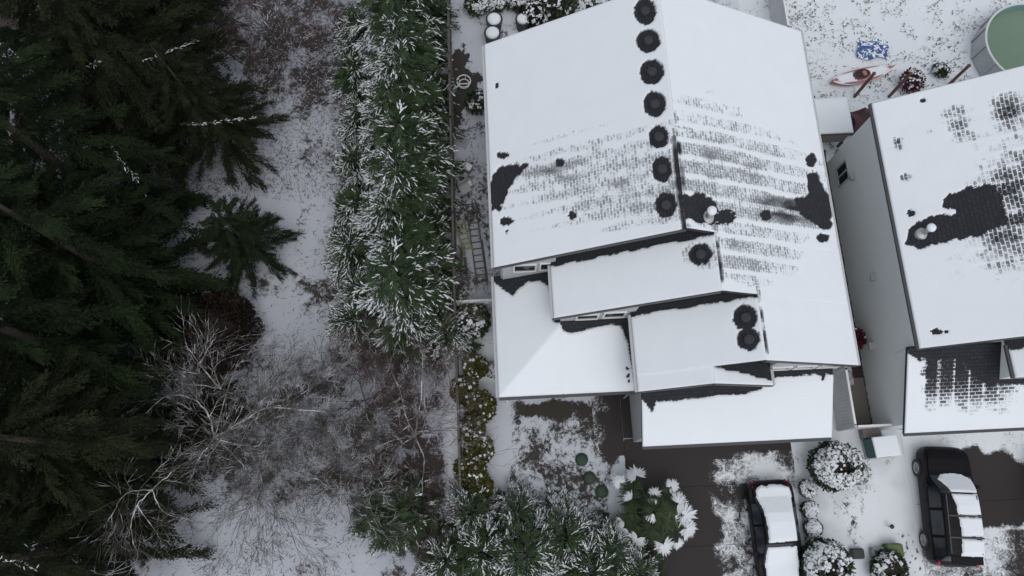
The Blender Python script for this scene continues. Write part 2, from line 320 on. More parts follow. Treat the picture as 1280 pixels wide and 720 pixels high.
def ndrive_cov(a, b, X, Y):
    w = fbm(X*1.1, Y*1.1)-.47
    d = sdpoly(a, b, [(1208, 566), (1240, 562), (1262, 572), (1290, 590), (1290, 650), (1262, 655), (1214, 660), (1200, 640)])
    c = -.1+.78*sst(-8, 12, d+30*w)+.35*w
    c = np.where(b > 662, .56+.5*w-.25*sst(1240, 1275, a), c); c = np.maximum(c, .85*sst(1165, 1140, a))
    return c
sheet('neighbour_driveway', [(17.25, 28., y0+.008, y0+3.05-.008) for y0 in (-0.95, -4.0, -7.05, -10.1, -13.2)]+[(17.25, 28., -16.2, -13.21)], ndrive_cov, .004, 'asphalt')
road = MB().add([(-300, -26, .002), (300, -26, .002), (300, -18.6, .002), (-300, -18.6, .002)], [(0, 1, 2, 3)])
o = road.build('road', 'soil'); struct(o)

# ================================================================== MAIN HOUSE
E_, K_ = 5.26, .52
aL, bL, cL, xR = -.28, 1.95, 4.95, 13.43; yN, y1, y2, y3, y4 = 18.98, 8.94, 6.77, 4.37, 3.76
m1, m2, m3 = (aL+xR)/2, (bL+xR)/2, (cL+xR)/2; m4 = 7.51; r4 = 2*m4-cL
SL = lambda L: (lambda x, y: E_+K_*(x-L)); SR = lambda Rr: (lambda x, y: E_+K_*(Rr-x))
TH_ = .16
house = thing('house', 'two-storey grey house with long stepped snow-covered gable roof and row of thawed vents', 'house')
def house_wall(mb_fn, parent, mat='wall'): mb_fn.build('wall', mat, parent)
w = .32
def gable(L, Rr, y0, y1_, base=0., e=E_, k=K_):
    l, r = L+w, Rr-w; m = (L+Rr)/2; zz = e+k*w-TH_-.02
    return MB().extr_y([(l, base), (r, base), (r, zz), (m, e+k*(m-L)-TH_-.02), (l, zz)], y0, y1_)
house_wall(gable(aL, xR, y1+.3, yN-.3), house); house_wall(gable(bL, xR, y2+.3, y1+.3), house)
house_wall(gable(cL, xR, y3+.3, y2+.3), house); house_wall(gable(cL, r4, y4+.3, y3+.3, 3.4), house)
def front(x0, x1, y, yb, zf): MB().prism([(x0, y), (x1, y), (x1, yb), (x0, yb)], 2.9, lambda x, y_: zf(x, y_)-TH_-.02).build('wall', 'wall', house)
FO = .10
front(aL+w, bL+.2, y1+FO, y1+.299, SL(aL)); front(bL+w, cL+.2, y2+FO, y2+.299, SL(bL)); front(r4+.02, xR-w, y3+FO, y3+.299, SR(xR))
house_wall(MB().box((5.45, 2.25, 0), (12.72, y3+.3, 2.98)), house); house_wall(MB().box((.05, 6.3, 0), (5.27, y1+.3, 2.95)), house)
def roofpart(parent, polys, zf, rects, cov, mat, res=.07, inner=()):
    mb = MB()
    for p in polys: mb.prism(p, lambda x, y: zf(x, y)-TH_, zf)
    r = mb.build('roof', 'shingle', parent); s = snow_grid('snow_cover', rects, zf, cov, mat, r, res, inner=inner); return r
def rect(x0, x1, y0, y1): return [(x0, y0), (x1, y0), (x1, y1), (x0, y1)]
VENTS = [(806, 15), (810, 52), (814.5, 91), (818, 131), (823, 172), (827, 212), (832, 257), (875, 318), (931, 397), (935, 424)]
def vent_spots(c, X, Y):
    for k, (a, b) in enumerate(VENTS): c = spot(c, X, Y, a, b, 12.6+1.3*math.sin(k*7.3), (14.3 if k < 7 else 13.4)+1.2*math.sin(k*4.1+1), .20)
    return c
def cov_left1(X, Y, x, y):
    c = np.full(X.shape, 1.15)
    c = zone(c, X, Y, 750, 222, 195, 100, -10, .80); c = zone(c, X, Y, 692, 214, 66, 20, -8, .80); c = zone(c, X, Y, 800, 252, 90, 55, 0, .88); c = zone(c, X, Y, 845, 230, 36, 90, 10, .85)
    c = c+.09*np.cos(2*np.pi*y/.61)
    c = bare(c, X, Y, [(614, 262), (613, 235), (621, 214), (632, 208), (648, 207), (660, 206), (652, 218), (641, 224), (636, 236), (629, 251), (623, 263)])
    for a, b, rx, ry in ((628, 195, 7, 3.5), (700, 204, 5, 5), (716, 270, 4.5, 5), (633, 277, 8, 4.5), (634, 291, 2.5, 3.5), (621, 108, 2, 3.5)): c = spot(c, X, Y, a, b, rx, ry, .5)
    c = vent_spots(c, X, Y)
    ridge = sst(130, 210, Y)*(.95*sst(.16, .02, np.abs(x-m1+.06))); c = c-ridge*np.clip(.2+1.6*fbm(y*3, y*0+3), 0, 1.1)
    return np.where(Y > 290, np.maximum(c, .9), c)
def cov_right(X, Y, x, y):
    c = np.full(X.shape, 1.15)
    c = zone(c, X, Y, 945, 236, 185, 100, 10, .82); c = zone(c, X, Y, 985, 264, 66, 30, 10, .55); c = zone(c, X, Y, 930, 320, 100, 56, 5, .74); c = zone(c, X, Y, 875, 185, 130, 120, 5, .90)
    c = np.where(c < 1.05, c+(.12+.5*fbm(x*.35+2, y*.9))*sst(.25, 1, np.cos(2*np.pi*(y+.35*fbm(x*.35, y*.5))/.70))-.07, c)
    c = bare(c, X, Y, [(853, 246), (878, 243), (892, 254), (897, 276), (889, 281), (868, 275), (853, 268)], 2.5, 5); c = spot(c, X, Y, 905, 272, 12, 8, .6)
    c = bare(c, X, Y, [(1008, 219), (1020, 217), (1029, 238), (1040, 251), (1037, 286), (1020, 282), (1002, 268), (996, 250), (1012, 245)], 2.5, 4)
    for a, b, rx, ry in ((1013, 201, 6, 8), (1028, 298, 8, 5), (957, 270, 6, 6)): c = spot(c, X, Y, a, b, rx, ry, .4)
    for m, ya, yb in ((m1, 150, 285), (m2, 285, 352), (m3, 370, 440)):
        c = c-.95*sst(.14, .02, np.abs(x-m-.07))*sst(ya-30, ya+30, Y)*sst(yb+8, yb-8, Y)*np.clip(2.4*fbm(y*2.5, y*0+m)-.5, 0, 1.1)
    return c
r1 = roofpart(house, [rect(aL, m1, y1, yN)], SL(aL), [(aL, m1, y1, yN)], cov_left1, 'roofY', .06)
rr = roofpart(house, [[(m1, yN), (m1, y1), (m2, y1), (m2, y2), (m3, y2), (m3, y3), (xR, y3), (xR, yN)]], SR(xR), [(m1, xR, y1, yN), (m2, xR, y2, y1), (m3, xR, y3, y2)], cov_right, 'roofY', .06, [('y', y1), ('y', y2)])
def under(c, y, ye, X): return np.minimum(c, -.2+1.4*sst(-.04, .04, ye-y+.16*(fbm(X*.12, X*0)-.47)))
def cov_left2(X, Y, x, y): return vent_spots(zone(under(np.full(X.shape, 1.15), y, y1-.08, X), X, Y, 880, 320, 50, 34, 0, .75), X, Y)
def cov_left3(X, Y, x, y): return vent_spots(under(np.full(X.shape, 1.15), y, y2-.07, X), X, Y)
r2 = roofpart(house, [rect(bL, m2, y2, y1+.28)], SL(bL), [(bL, m2, y2, y1+.28)], cov_left2, 'roofY')
r3 = roofpart(house, [[(cL, y4), (m4, y4), (m4, y3), (m3, y3), (m3, y2+.28), (cL, y2+.28)]], SL(cL), [(cL, m4, y4, y3), (cL, m3, y3, y2+.28)], cov_left3, 'roofY', inner=[('y', y3)])
r4_ = roofpart(house, [rect(m4, r4, y4, y3+.28)], SR(r4), [(m4, r4, y4, y3+.28)], lambda X, Y, x, y: under(np.full(X.shape, 1.15), y, y3+.02-.17*(x-m4), X), 'roofY')
# lower roofs
PZ, PK = 3.0, .46; pxw, pys = -.34, 4.1; hipx = bL+w; hipy = hipx-pxw+pys
SNOWP = [(614, 350), (628, 361), (641, 370), (648, 361), (660, 352), (675, 351), (686, 358), (690, 375), (691, 401), (700, 404), (704, 413), (715, 417), (740, 410), (765, 405), (776, 407), (785, 430), (792, 470), (796, 486), (796, 520), (600, 520), (600, 400)]
def cov_porch(X, Y, x, y):
    d = sdpoly(X, Y, SNOWP)+(fbm(X*.15, Y*.15)-.47)*2; c = -.2+1.35*sst(2.5, -3.5, d)
    for a, b in ((784, 461), (786, 476), (785, 470)): c = spot(c, X, Y, a, b, 1.6, 2.2, .3)
    return c
zw = lambda x, y: PZ+PK*(x-pxw); zs = lambda x, y: PZ+PK*(y-pys)
zp = lambda x, y: np.minimum(zw(x, y), zs(x, y))
mb = MB().prism([(pxw, pys), (hipx, hipy), (hipx, y1+.3), (pxw, y1+.3)], lambda x, y: zw(x, y)-TH_, zw)
mb.prism([(pxw, pys), (5.27, pys), (5.27, y2+.28), (hipx+.01, y2+.28), (hipx, hipy)], lambda x, y: zs(x, y)-TH_, zs)
pr_ = mb.build('roof', 'shingle', house); snow_grid('snow_cover', [(pxw, 2.27, pys, y1+.29), (2.27, 5.26, pys, y2+.29)], zp, cov_porch, 'roofX', pr_, th=.10, inner=[('x', 2.27)])
gK = .46; gy0, gx0, gx1 = 1.86, 5.32, 12.92; zg = lambda x, y: 3.0+gK*(y-gy0)
def cov_skirt(X, Y, x, y):
    b = np.interp(X, [800, 806, 815, 820, 850, 890, 897, 930, 950, 958, 964, 985, 1020, 1026, 1028, 1032, 1045], [498, 503, 516, 502, 500, 496, 494, 493, 487, 480, 473, 471, 468, 470, 479, 468, 467])
    return -.2+1.35*sst(-2, 2, Y-b+3*(fbm(X*.25, Y*.1)-.47))
g = MB().prism(rect(gx0, gx1, gy0, y3+.28), lambda x, y: zg(x, y)-TH_, zg).build('roof', 'shingle', house)
snow_grid('snow_cover', [(gx0, gx1, gy0, y4+.28), (r4-w, gx1, y4+.28, y3+.28)], zg, cov_skirt, 'roofX', g, inner=[('y', y4+.28)])
MB().prism(rect(gx0+.0, r4-w, y4+.3, y3+.28), lambda x, y: 3, lambda x, y: 3.3).build('wall', 'wall', house)
# eaves: gutters, rake boards
def gutter(parent, p, q, mat='trim'):
    mb = MB(); mb.bar(p, q, .11, .10); mb.build('gutter', mat, parent)
for L, ya, yb in ((aL, y1, yN), (bL, y2, y1-.02), (cL, y4, y2-.02)): gutter(house, (L-.06, ya, E_-.05), (L-.06, yb, E_-.05))
gutter(house, (xR+.06, y3, E_-.05), (xR+.06, yN, E_-.05)); gutter(house, (r4+.06, y4, E_-.05), (r4+.06, y3-.02, E_-.05))
gutter(house, (pxw-.06, pys, PZ-.05), (pxw-.06, y1+.3, PZ-.05)); gutter(house, (pxw, pys-.06, PZ-.07), (5.24, pys-.06, PZ-.07), 'darktrim'); gutter(house, (gx0, gy0-.06, 2.93), (gx1, gy0-.06, 2.93), 'darktrim')
def rake(parent, p, q): MB().bar(Vector(p)-Vector((0, 0, .09)), Vector(q)-Vector((0, 0, .09)), .035, .2).build('rake_board', 'darktrim', parent)
for (L, m, yy) in ((aL, m1, y1), (bL, m2, y2), (cL, m4, y4)): rake(house, (L, yy-.02, E_-.015), (m, yy-.02, E_+K_*(m-L)-.015))
rake(house, (xR, y3-.02, E_-.015), (m3, y3-.02, E_+K_*(xR-m3)-.015)); rake(house, (r4, y4-.02, E_-.015), (m4, y4-.02, E_+K_*(r4-m4)-.015))
for x in (aL, xR): rake(house, (x, yN+.02, E_-.015), (m1, yN+.02, E_+K_*(m1-aL)-.015))
for (x, y, z) in ((5.2, 4.2, 2.9), (aL+.28, y1+.2, E_-.1), (12.78, 2.2, 2.9)): MB().tube((x, y, 0), (x, y, z), .04, n=8).build('downpipe', 'trim', house)
for px_, py_ in ((0, 4.3), (2.6, 4.3)): MB().box((px_-.07, py_-.07, 0), (px_+.07, py_+.07, 2.86)).build('post', 'white', house)
def plane_hit(px, py, zf):
    z = 6.
    for k in range(30): p = at(px, py, z); z = float(zf(p.x, p.y))
    return at(px, py, z)
def roof_vent(parent, p, s):
    mb = MB(); mb.lathe([(.16, -.06), (.16, .03), (.11, .06), (.11, .12), (.19, .13), (.17, .18), (.06, .21), (.01, .215)], 14, p); mb.build('roof_vent', 'shingle', parent, 40)
for k, (a, b) in enumerate(VENTS):
    L, rp = ((aL, r1), (bL, r2), (cL, r3))[0 if k < 7 else 1 if k == 7 else 2]; roof_vent(rp, plane_hit(a, b+1, SL(L)), 1)
def flue(parent, p, snowy=True):
    fl = MB().lathe([(.26, -.12), (.24, .03), (.10, .12), (.09, .62), (.0, .62)], 14, p).build('flue', 'galv', parent, 35)
    MB().lathe([(.16, .62), (.175, .66), (.16, .74), (.09, .79), (.01, .8)], 14, p).build('snow_cap', 'snow', fl, 50)
flue(rr, plane_hit(884, 272, SR(xR)))
def window(parent, c, w, h, face, nx=2, mat='white'):
    """framed window; face 's' or 'w'"""
    mb = MB(); pn = MB()
    def bx(u0, u1, v0, v1, d0, d1, m):
        if face == 's': m.box((c[0]+u0, c[1]-d1, c[2]+v0), (c[0]+u1, c[1]-d0, c[2]+v1))
        else: m.box((c[0]-d1, c[1]+u0, c[2]+v0), (c[0]-d0, c[1]+u1, c[2]+v1))
    t = .07
    bx(-w/2, w/2, -h/2, -h/2+t, 0, .06, mb); bx(-w/2, w/2, h/2-t, h/2, 0, .06, mb)
    for i in range(nx+1):
        u = -w/2+t/2+(w-t)*i/nx; bx(u-t/2, u+t/2, -h/2+.004, h/2-.004, 0, .055, mb)
    bx(-w/2+t, w/2-t, -h/2+t, h/2-t, .003, .02, pn)
    f = mb.build('window', mat, parent); pn.build('pane', 'glass', f)
window(house, (.95, y1+FO, 4.72), .95, .95, 's', 1); window(house, (1.83, y1+FO, 4.8), .6, .95, 's', 1)
window(house, (3.3, y2+FO, 4.85), .9, .8, 's', 1); window(house, (4.35, y2+FO, 5.0), .9, .9, 's', 1)
for x in (10.6, 11.55, 12.5): window(house, (x, y3+FO, 4.85), .8, .6, 's', 1)
window(house, (6.6, y4+.3, 4.9), .9, .6, 's', 2); window(house, (8.1, y4+.3, 4.9), .9, .6, 's', 2)
d = MB().box((3.9, 6.24, .05), (4.85, 6.3, 2.1)).build('door', 'redwood', house); MB().tube((4.75, 6.16, 1.0), (4.75, 6.24, 1.0), .03).build('handle', 'metal', d)
gd = MB()
for k in range(4): gd.box((6.2, 2.2, .08+.55*k), (12.0, 2.25, .08+.55*k+.53))
gd.build('garage_door', 'white', house)

# ================================================================== NEIGHBOUR HOUSE
nb = thing('house', 'neighbouring grey house at right edge, plain side wall and large thawed patch on its roof', 'house')
nL, nR, nN, nS = 15.9, 29.3, 15.38, 4.9; nm = (nL+nR)/2
house_wall(gable(nL-.12, nR, nS+.25, nN-.25), nb, 'wall2'); house_wall(MB().box((nL+.2, 2.25, 0), (28.9, nS+.25, 3.0)), nb, 'wall2')
zn = lambda x, y: E_+K_*(x-nL)
def cov_n(X, Y, x, y):
    c = np.full(X.shape, 1.15); c = zone(c, X, Y, 1272, 258, 95, 95, 0, .35); c = zone(c, X, Y, 1255, 190, 85, 75, 0, .72); c = zone(c, X, Y, 1240, 318, 110, 62, -5, .68)
    for a, b, rx, ry, lo in ((1194, 145, 36, 32, .35), (1262, 135, 40, 38, .2), (1201, 168, 34, 22, .7), (1121, 182, 14, 15, .0), (1131, 222, 14, 10, .15), (1160, 165, 12, 6, .5)): c = zone(c, X, Y, a, b, rx, ry, 0, lo)
    c = np.where(c < 1.05, c+.22*sst(.5, 1, np.cos(2*np.pi*(y+.1)/.61)), c)
    c = bare(c, X, Y, [(1131, 305), (1136, 288), (1145, 279), (1158, 272), (1197, 268), (1196, 261), (1176, 259), (1183, 247), (1210, 234), (1244, 232), (1252, 250), (1256, 280), (1219, 294), (1174, 303), (1147, 310)], 2.5, 4)
    for a, b, rx, ry in ((1138, 267, 5, 4), (1170, 415, 8, 3.5), (1153, 126, 4, 3), (1182, 415, 2.5, 1.5)): c = spot(c, X, Y, a, b, rx, ry, .4)
    return c
rn = roofpart(nb, [rect(nL, nm, nS, nN)], zn, [(nL, nm, nS, nN)], cov_n, 'roofN', .06)
roofpart(nb, [rect(nm, nR, nS, nN)], SR(nR), [(nm, nR, nS, nN)], lambda X, Y, x, y: X*0+1.15, 'roofY', .3)
flue(rn, plane_hit(1153, 292, zn))
znl = lambda x, y: 3.0+.46*(y-1.88)
def cov_nl(X, Y, x, y):
    c = np.full(X.shape, 1.15)
    raf = sst(.84, .98, np.cos(2*np.pi*(x-16.56)/.61))
    k = sst(1146, 1160, X+3*np.sin(Y*.3))*sst(540, 478, Y)*sst(1300, 1236, X); k2 = sst(500, 455, Y)
    c = c-k*.95+raf*.5*k-.2*k*k2
    c = np.where(X > 1232, np.minimum(c, 1.15-.5*sst(496, 480, Y)*(1-raf*.7)), c)
    c = bare(c, X, Y, [(1134, 436), (1150, 442), (1150, 452), (1141, 446)], 2, 2); c = np.minimum(c, -.2+1.35*sst(-3, 4, Y-np.interp(X, [1130, 1150, 1170, 1205, 1210, 1228, 1236, 1245, 1290], [441, 447, 448, 450, 462, 475, 484, 482, 478])+6*(fbm(X*.2, Y*.2)-.47)))
    return c
gn = MB().prism(rect(nL-.02, 29.2, 1.88, nS+.23), lambda x, y: znl(x, y)-TH_, znl).build('roof', 'shingle', nb)
snow_grid('snow_cover', [(nL-.02, 29.2, 1.88, nS+.23)], znl, cov_nl, 'roofX', gn)
# upper bay over the garage roof
bw = 19.62; house_wall(MB().box((bw, 3.75, 3.2), (26., nS+.25, 5.2)), nb, 'wall2')
zb = lambda x, y: E_+K_*(x-bw+.3)
roofpart(nb, [rect(bw-.3, 22.8, 3.6, nS+.3)], zb, [(bw-.3, 22.8, 3.6, nS+.3)], lambda X, Y, x, y: under(X*0+1.15, y, nS-.2, X), 'roofY')
roofpart(nb, [rect(22.8, 26.3, 3.6, nS+.3)], SR(26.3-.0+.0), [(22.8, 26.3, 3.6, nS+.3)], lambda X, Y, x, y: X*0+1.15, 'roofY', .3)
gutter(nb, (nL-.05, nS, E_-.05), (nL-.05, nN, E_-.05), 'darktrim'); gutter(nb, (bw-.36, 3.6, E_-.05), (bw-.36, nS-.02, E_-.05), 'darktrim'); gutter(nb, (nL-.02, 1.82, 2.93), (29.2, 1.82, 2.93), 'darktrim'); rake(nb, (nL, nS-.02, E_-.015), (nm, nS-.02, zn(nm, 0)-.015)); rake(nb, (nL, nN+.02, E_-.015), (nm, nN+.02, zn(nm, 0)-.015))
def onwall(px, py, xw):   # point of the west wall under a pixel
    d = FW+RT*(px-640)/FPX+UP*(360-py)/FPX; t = (xw-CAM[0])/d[0]; p = CAM+d*t; return Vector((float(p[0]), float(p[1]), float(p[2])))
xw = nL-.12+w
p0 = onwall(1054, 217, xw); print('nb window', p0); window(nb, p0, .95, 1.15, 'w', 2, 'trim')
for a, b in ((1067, 221), (1093, 347), (1091, 433)):
    p = onwall(a, b, xw); mb = MB().box((xw-.12, p.y-.13, p.z-.13), (xw, p.y+.13, p.z+.13)); mb.add([(xw-.2, p.y-.16, p.z+.10), (xw, p.y-.16, p.z+.19), (xw, p.y+.16, p.z+.19), (xw-.2, p.y+.16, p.z+.10)], [(0, 1, 2, 3)]); mb.build('wall_vent', 'plastic', nb)
MB().prism(rect(nL+.2, 28.9, 2.25, nS+.24), 3.0, lambda x, y: znl(x, y)-TH_-.01).build('wall', 'wall2', nb)
MB().prism(rect(5.45, 12.72, 2.25, y4+.29), 2.98, lambda x, y: zg(x, y)-TH_-.01).build('wall', 'wall', house)
gd = MB()
for k in range(4): gd.box((17.2, 2.2, .08+.55*k), (22.8, 2.25, .08+.55*k+.53))
gd.build('garage_door', 'white', nb)

# ================================================================== FENCES, GATES
def board_fence(name, label, pts, h, mat, cap=None, step=2.4, cat='fence', bw_=.14):
    t = thing(name, label, cat); mb = MB(); po = MB(); cp = MB()
    for (p, q) in zip(pts[:-1], pts[1:]):
        p = Vector((*p, 0)); q = Vector((*q, 0)); d = q-p; L = d.length; u = d/L; k = int(L/bw_)
        for i in range(k):
            a = p+u*(L*i/k+.006); b = p+u*(L*(i+1)/k-.004); mb.bar(a+Vector((0, 0, h/2)), b+Vector((0, 0, h/2)), .022, h+random.uniform(-.01, .01))
        for i in range(int(L/step)+1):
            a = p+u*min(i*step, L-.05); MB().box((a.x-.05, a.y-.05, 0), (a.x+.05, a.y+.05, h+.06)).build('post', mat, t)
        if cap: cp.bar(p+Vector((0, 0, h+.035)), q+Vector((0, 0, h+.035)), .09, .05)
        for zz in (.35, h-.25): MB().bar(p+Vector((.03, 0, zz)), q+Vector((.03, 0, zz)), .05, .09).build('rail', mat, t)
    mb.build('boards', mat, t)
    if cap: cp.build('cap_rail', cap, t)
    return t
board_fence('board_fence', 'long grey board fence with pale cap rail running between the two houses', [(14.5, 2.37), (14.5, 26)], 1.8, 'fence', 'white')
board_fence('garden_gate', 'grey board gate with pale top rail closing the passage beside the neighbouring garage', [(14.56, 2.33), (16.05, 2.33)], 1.75, 'fence', 'white', 1.5, 'gate')
board_fence('wooden_fence', 'dark weathered wooden fence between hedge conifers and side yard', [(-2.12, 7.9), (-2.0, 27)], 1.8, 'oldwood', 'oldwood')
board_fence('low_fence', 'dark weathered fence behind the rounded olive shrubs beside front path', [(-2.16, 7.4), (-2.1, -6)], 1.2, 'oldwood', 'oldwood')
board_fence('side_gate', 'grey wooden side gate between dark fence and house corner', [(-2.0, 8.62), (-.05, 8.62)], 1.45, 'fence', 'fence', 1.9, 'gate')

# low lean-to shed between the houses, posts in the back yard
sh = thing('garden_shed', 'low flat-roofed shed with snow on top in gap behind the two houses', 'shed')
sx0, sx1, sy0, sy1, szz = 14.75, 16.86, 15.85, 17.75, 1.5
MB().box((sx0+.08, sy0+.1, .55), (sx1-.08, sy1-.08, szz-.02)).build('wall', 'tan', sh); r = MB().box((sx0, sy0, szz), (sx1, sy1, szz+.06)).build('roof', 'darktrim', sh)
snow_grid('snow_cover', [(sx0+.04, sx1-.04, sy0+.05, sy1)], lambda x, y: x*0+szz+.061, lambda X, Y, x, y: X*0+1.1, 'snow', r, .1)
for x in (sx0+.1, sx1-.1):
    for y in (sy0+.12, sy1-.12): MB().box((x-.05, y-.05, 0), (x+.05, y+.05, .55)).build('leg', 'oldwood', sh)
for (a, b, c, d, lab) in ((1068, 121, 1096, 84, 'red-brown wooden post standing in front of the kayak'), (1111, 121, 1142, 83, 'red-brown wooden post standing between kayak and bare maroon shrub'), (1186, 106, 1211, 82, 'red-brown wooden post standing nearest to round pool')):
    p = at(a, b); t = thing('wooden_post', lab, 'post', p, 0, 'posts behind the neighbouring house'); hh = 2.15 if a < 1150 else 1.75
    MB().box((-.055, -.055, 0), (.055, .055, hh)).build('shaft', 'redwood', t); MB().box((-.07, -.07, hh), (.07, .07, hh+.04)).build('cap', 'redwood', t)
# maroon tarp over a frame
mb = MB(); p = at(1077, 150, .8); 
for i in range(6):
    for j in range(5): mb.v.append((p.x-.45+.2*i+.05*random.random(), p.y-.55+.27*j+.05*random.random(), .75+.25*math.sin(i*1.3+j)+.08*random.random()))
mb.f = [(i*5+j, (i+1)*5+j, (i+1)*5+j+1, i*5+j+1) for i in range(5) for j in range(4)]
k = len(mb.v)
mb.prism([(p.x-.35, p.y-.4), (p.x+.45, p.y-.4), (p.x+.45, p.y+.4), (p.x-.35, p.y+.4)], 0, .7)
tag(mb.build('draped_tarp', 'maroonp', None, 60), 'crumpled maroon tarp draped over a heap by the neighbouring house corner', 'tarp')

# ================================================================== BACK YARD: pool, kayak, blue tarp
pc = at(1286, 57, 1.0); pool = thing('swimming_pool', 'round above-ground pool with green water and pale metal wall', 'pool', (pc.x, pc.y, 0)); PR = 2.25
mb = MB(); prof = [(PR, 0), (PR, 1.2), (PR-.05, 1.2), (PR-.05, .06)]; mb.lathe(prof, 56, cap=False); mb.build('wall', 'poolwall', pool, 20)
MB().lathe([(PR-.052, .07), (PR-.052, 1.19), (PR-.07, 1.19), (PR-.07, .07)], 56, cap=False).build('liner', 'liner', pool, 20)
MB().lathe([(.01, .82), (PR-.071, .82)], 56, cap=False).build('water', 'pool_water', pool)
rim = MB(); rim.lathe([(PR-.07, 1.205), (PR+.03, 1.205), (PR+.03, 1.25), (PR-.07, 1.25), (PR-.07, 1.205)], 56, cap=False); rim.build('rim', 'rim', pool)
for i in range(14):
    a = 2*math.pi*i/14; MB().bar(((PR+.05)*math.cos(a), (PR+.05)*math.sin(a), 0), ((PR+.05)*math.cos(a), (PR+.05)*math.sin(a), 1.2), .09, .06).build('upright', 'galv', pool)
ka = at(1036, 106); kb = at(1113, 88); kc = (ka+kb)/2; kl = (kb-ka).length; kz = math.atan2((kb-ka).y, (kb-ka).x)
ky = thing('kayak', 'pale pink kayak with snow on its deck lying in the back yard', 'kayak', (kc.x, kc.y, 0), kz)
mb = MB(); N = 24; sec = []
for i in range(N+1):
    u = -1+2*i/N; ww = .40*max(0, 1-abs(u)**2.3)**.75+.012; hz = .30+.10*u*u
    sec.append([(u*kl/2, ww*math.cos(t), (.02+.06*u*u)+(hz-.02)*(.5+.5*math.sin(t))) for t in [2*math.pi*k/12 for k in range(12)]])
for s_ in sec: mb.v += s_
for i in range(N): mb.f += [(i*12+k, i*12+(k+1) % 12, (i+1)*12+(k+1) % 12, (i+1)*12+k) for k in range(12)]
mb.f += [tuple(range(12)), tuple(range(N*12, N*12+12))]; mb.build('hull', 'pink', ky, 60)
ck = MB().lathe([(.33, .315), (.36, .37), (.30, .38), (.29, .33)], 20, cap=False); ck.v = [(x*1.25-.05, y*.78, z) for x, y, z in ck.v]; ck.build('cockpit_rim', 'redwood', ky, 50)
ck = MB().lathe([(.01, .327), (.29, .327)], 20, cap=False); ck.v = [(x*1.25-.05, y*.78, z) for x, y, z in ck.v]; ck.build('cockpit', 'black', ky)
ck = MB().box((-.02, -.14, .33), (.2, .14, .42)); ck.build('seat', 'pink', ky, None, .03)
V = []; F = []
sx = np.linspace(-.97, .97, 60); sy = np.linspace(-1, 1, 13); X, Y = np.meshgrid(sx, sy, indexing='ij'); wv = .40*np.maximum(0, 1-np.abs(X)**2.3)**.75*1.0+.005
yy = Y*wv; zz = .30+.10*X*X+.035-(.16*Y*Y)*(wv/.4); msk = np.hypot((X*kl/2+.05)/.42, yy/.27) > 1; ii, jj = np.meshgrid(np.arange(59), np.arange(12), indexing='ij'); ok = msk[ii, jj] & msk[ii+1, jj] & msk[ii, jj+1] & msk[ii+1, jj+1]; q = (ii*13+jj)[ok]
npmesh('snow_cover', np.stack([X*kl/2, yy, zz], -1).reshape(-1, 3), np.stack([q, q+13, q+14, q+1], -1), 'snow', ky, True)
tp = at(1090, 63); tw, td = 1.55, 1.05
m, n_, l_, b_ = nodes('patchy_blue_tarp'); co = objco(n_); f_ = smooth(n_, l_, noise(n_, l_, 6, 5, co, 1.), .49, .55); l_.new(mixc(n_, l_, f_, (.03, .085, .26), SNOW), b_.inputs['Base Color']); M['tarp'] = m
xs = np.linspace(-tw/2, tw/2, 24); ys = np.linspace(-td/2, td/2, 18); X, Y = np.meshgrid(xs, ys, indexing='ij'); X2 = X+.1*np.sin(Y*5); Y2 = Y+.08*np.sin(X*6)
Z = .05+.09*fbm(X*2.5+3, Y*2.5)+.0; ii, jj = np.meshgrid(np.arange(23), np.arange(17), indexing='ij'); q = (ii*18+jj).ravel()
o = npmesh('blue_tarp', np.stack([X2+tp.x, Y2+tp.y, Z], -1).reshape(-1, 3), np.stack([q, q+18, q+19, q+1], -1), 'tarp', None, True); tag(o, 'blue tarp half covered by snow lying in the back yard', 'tarp')

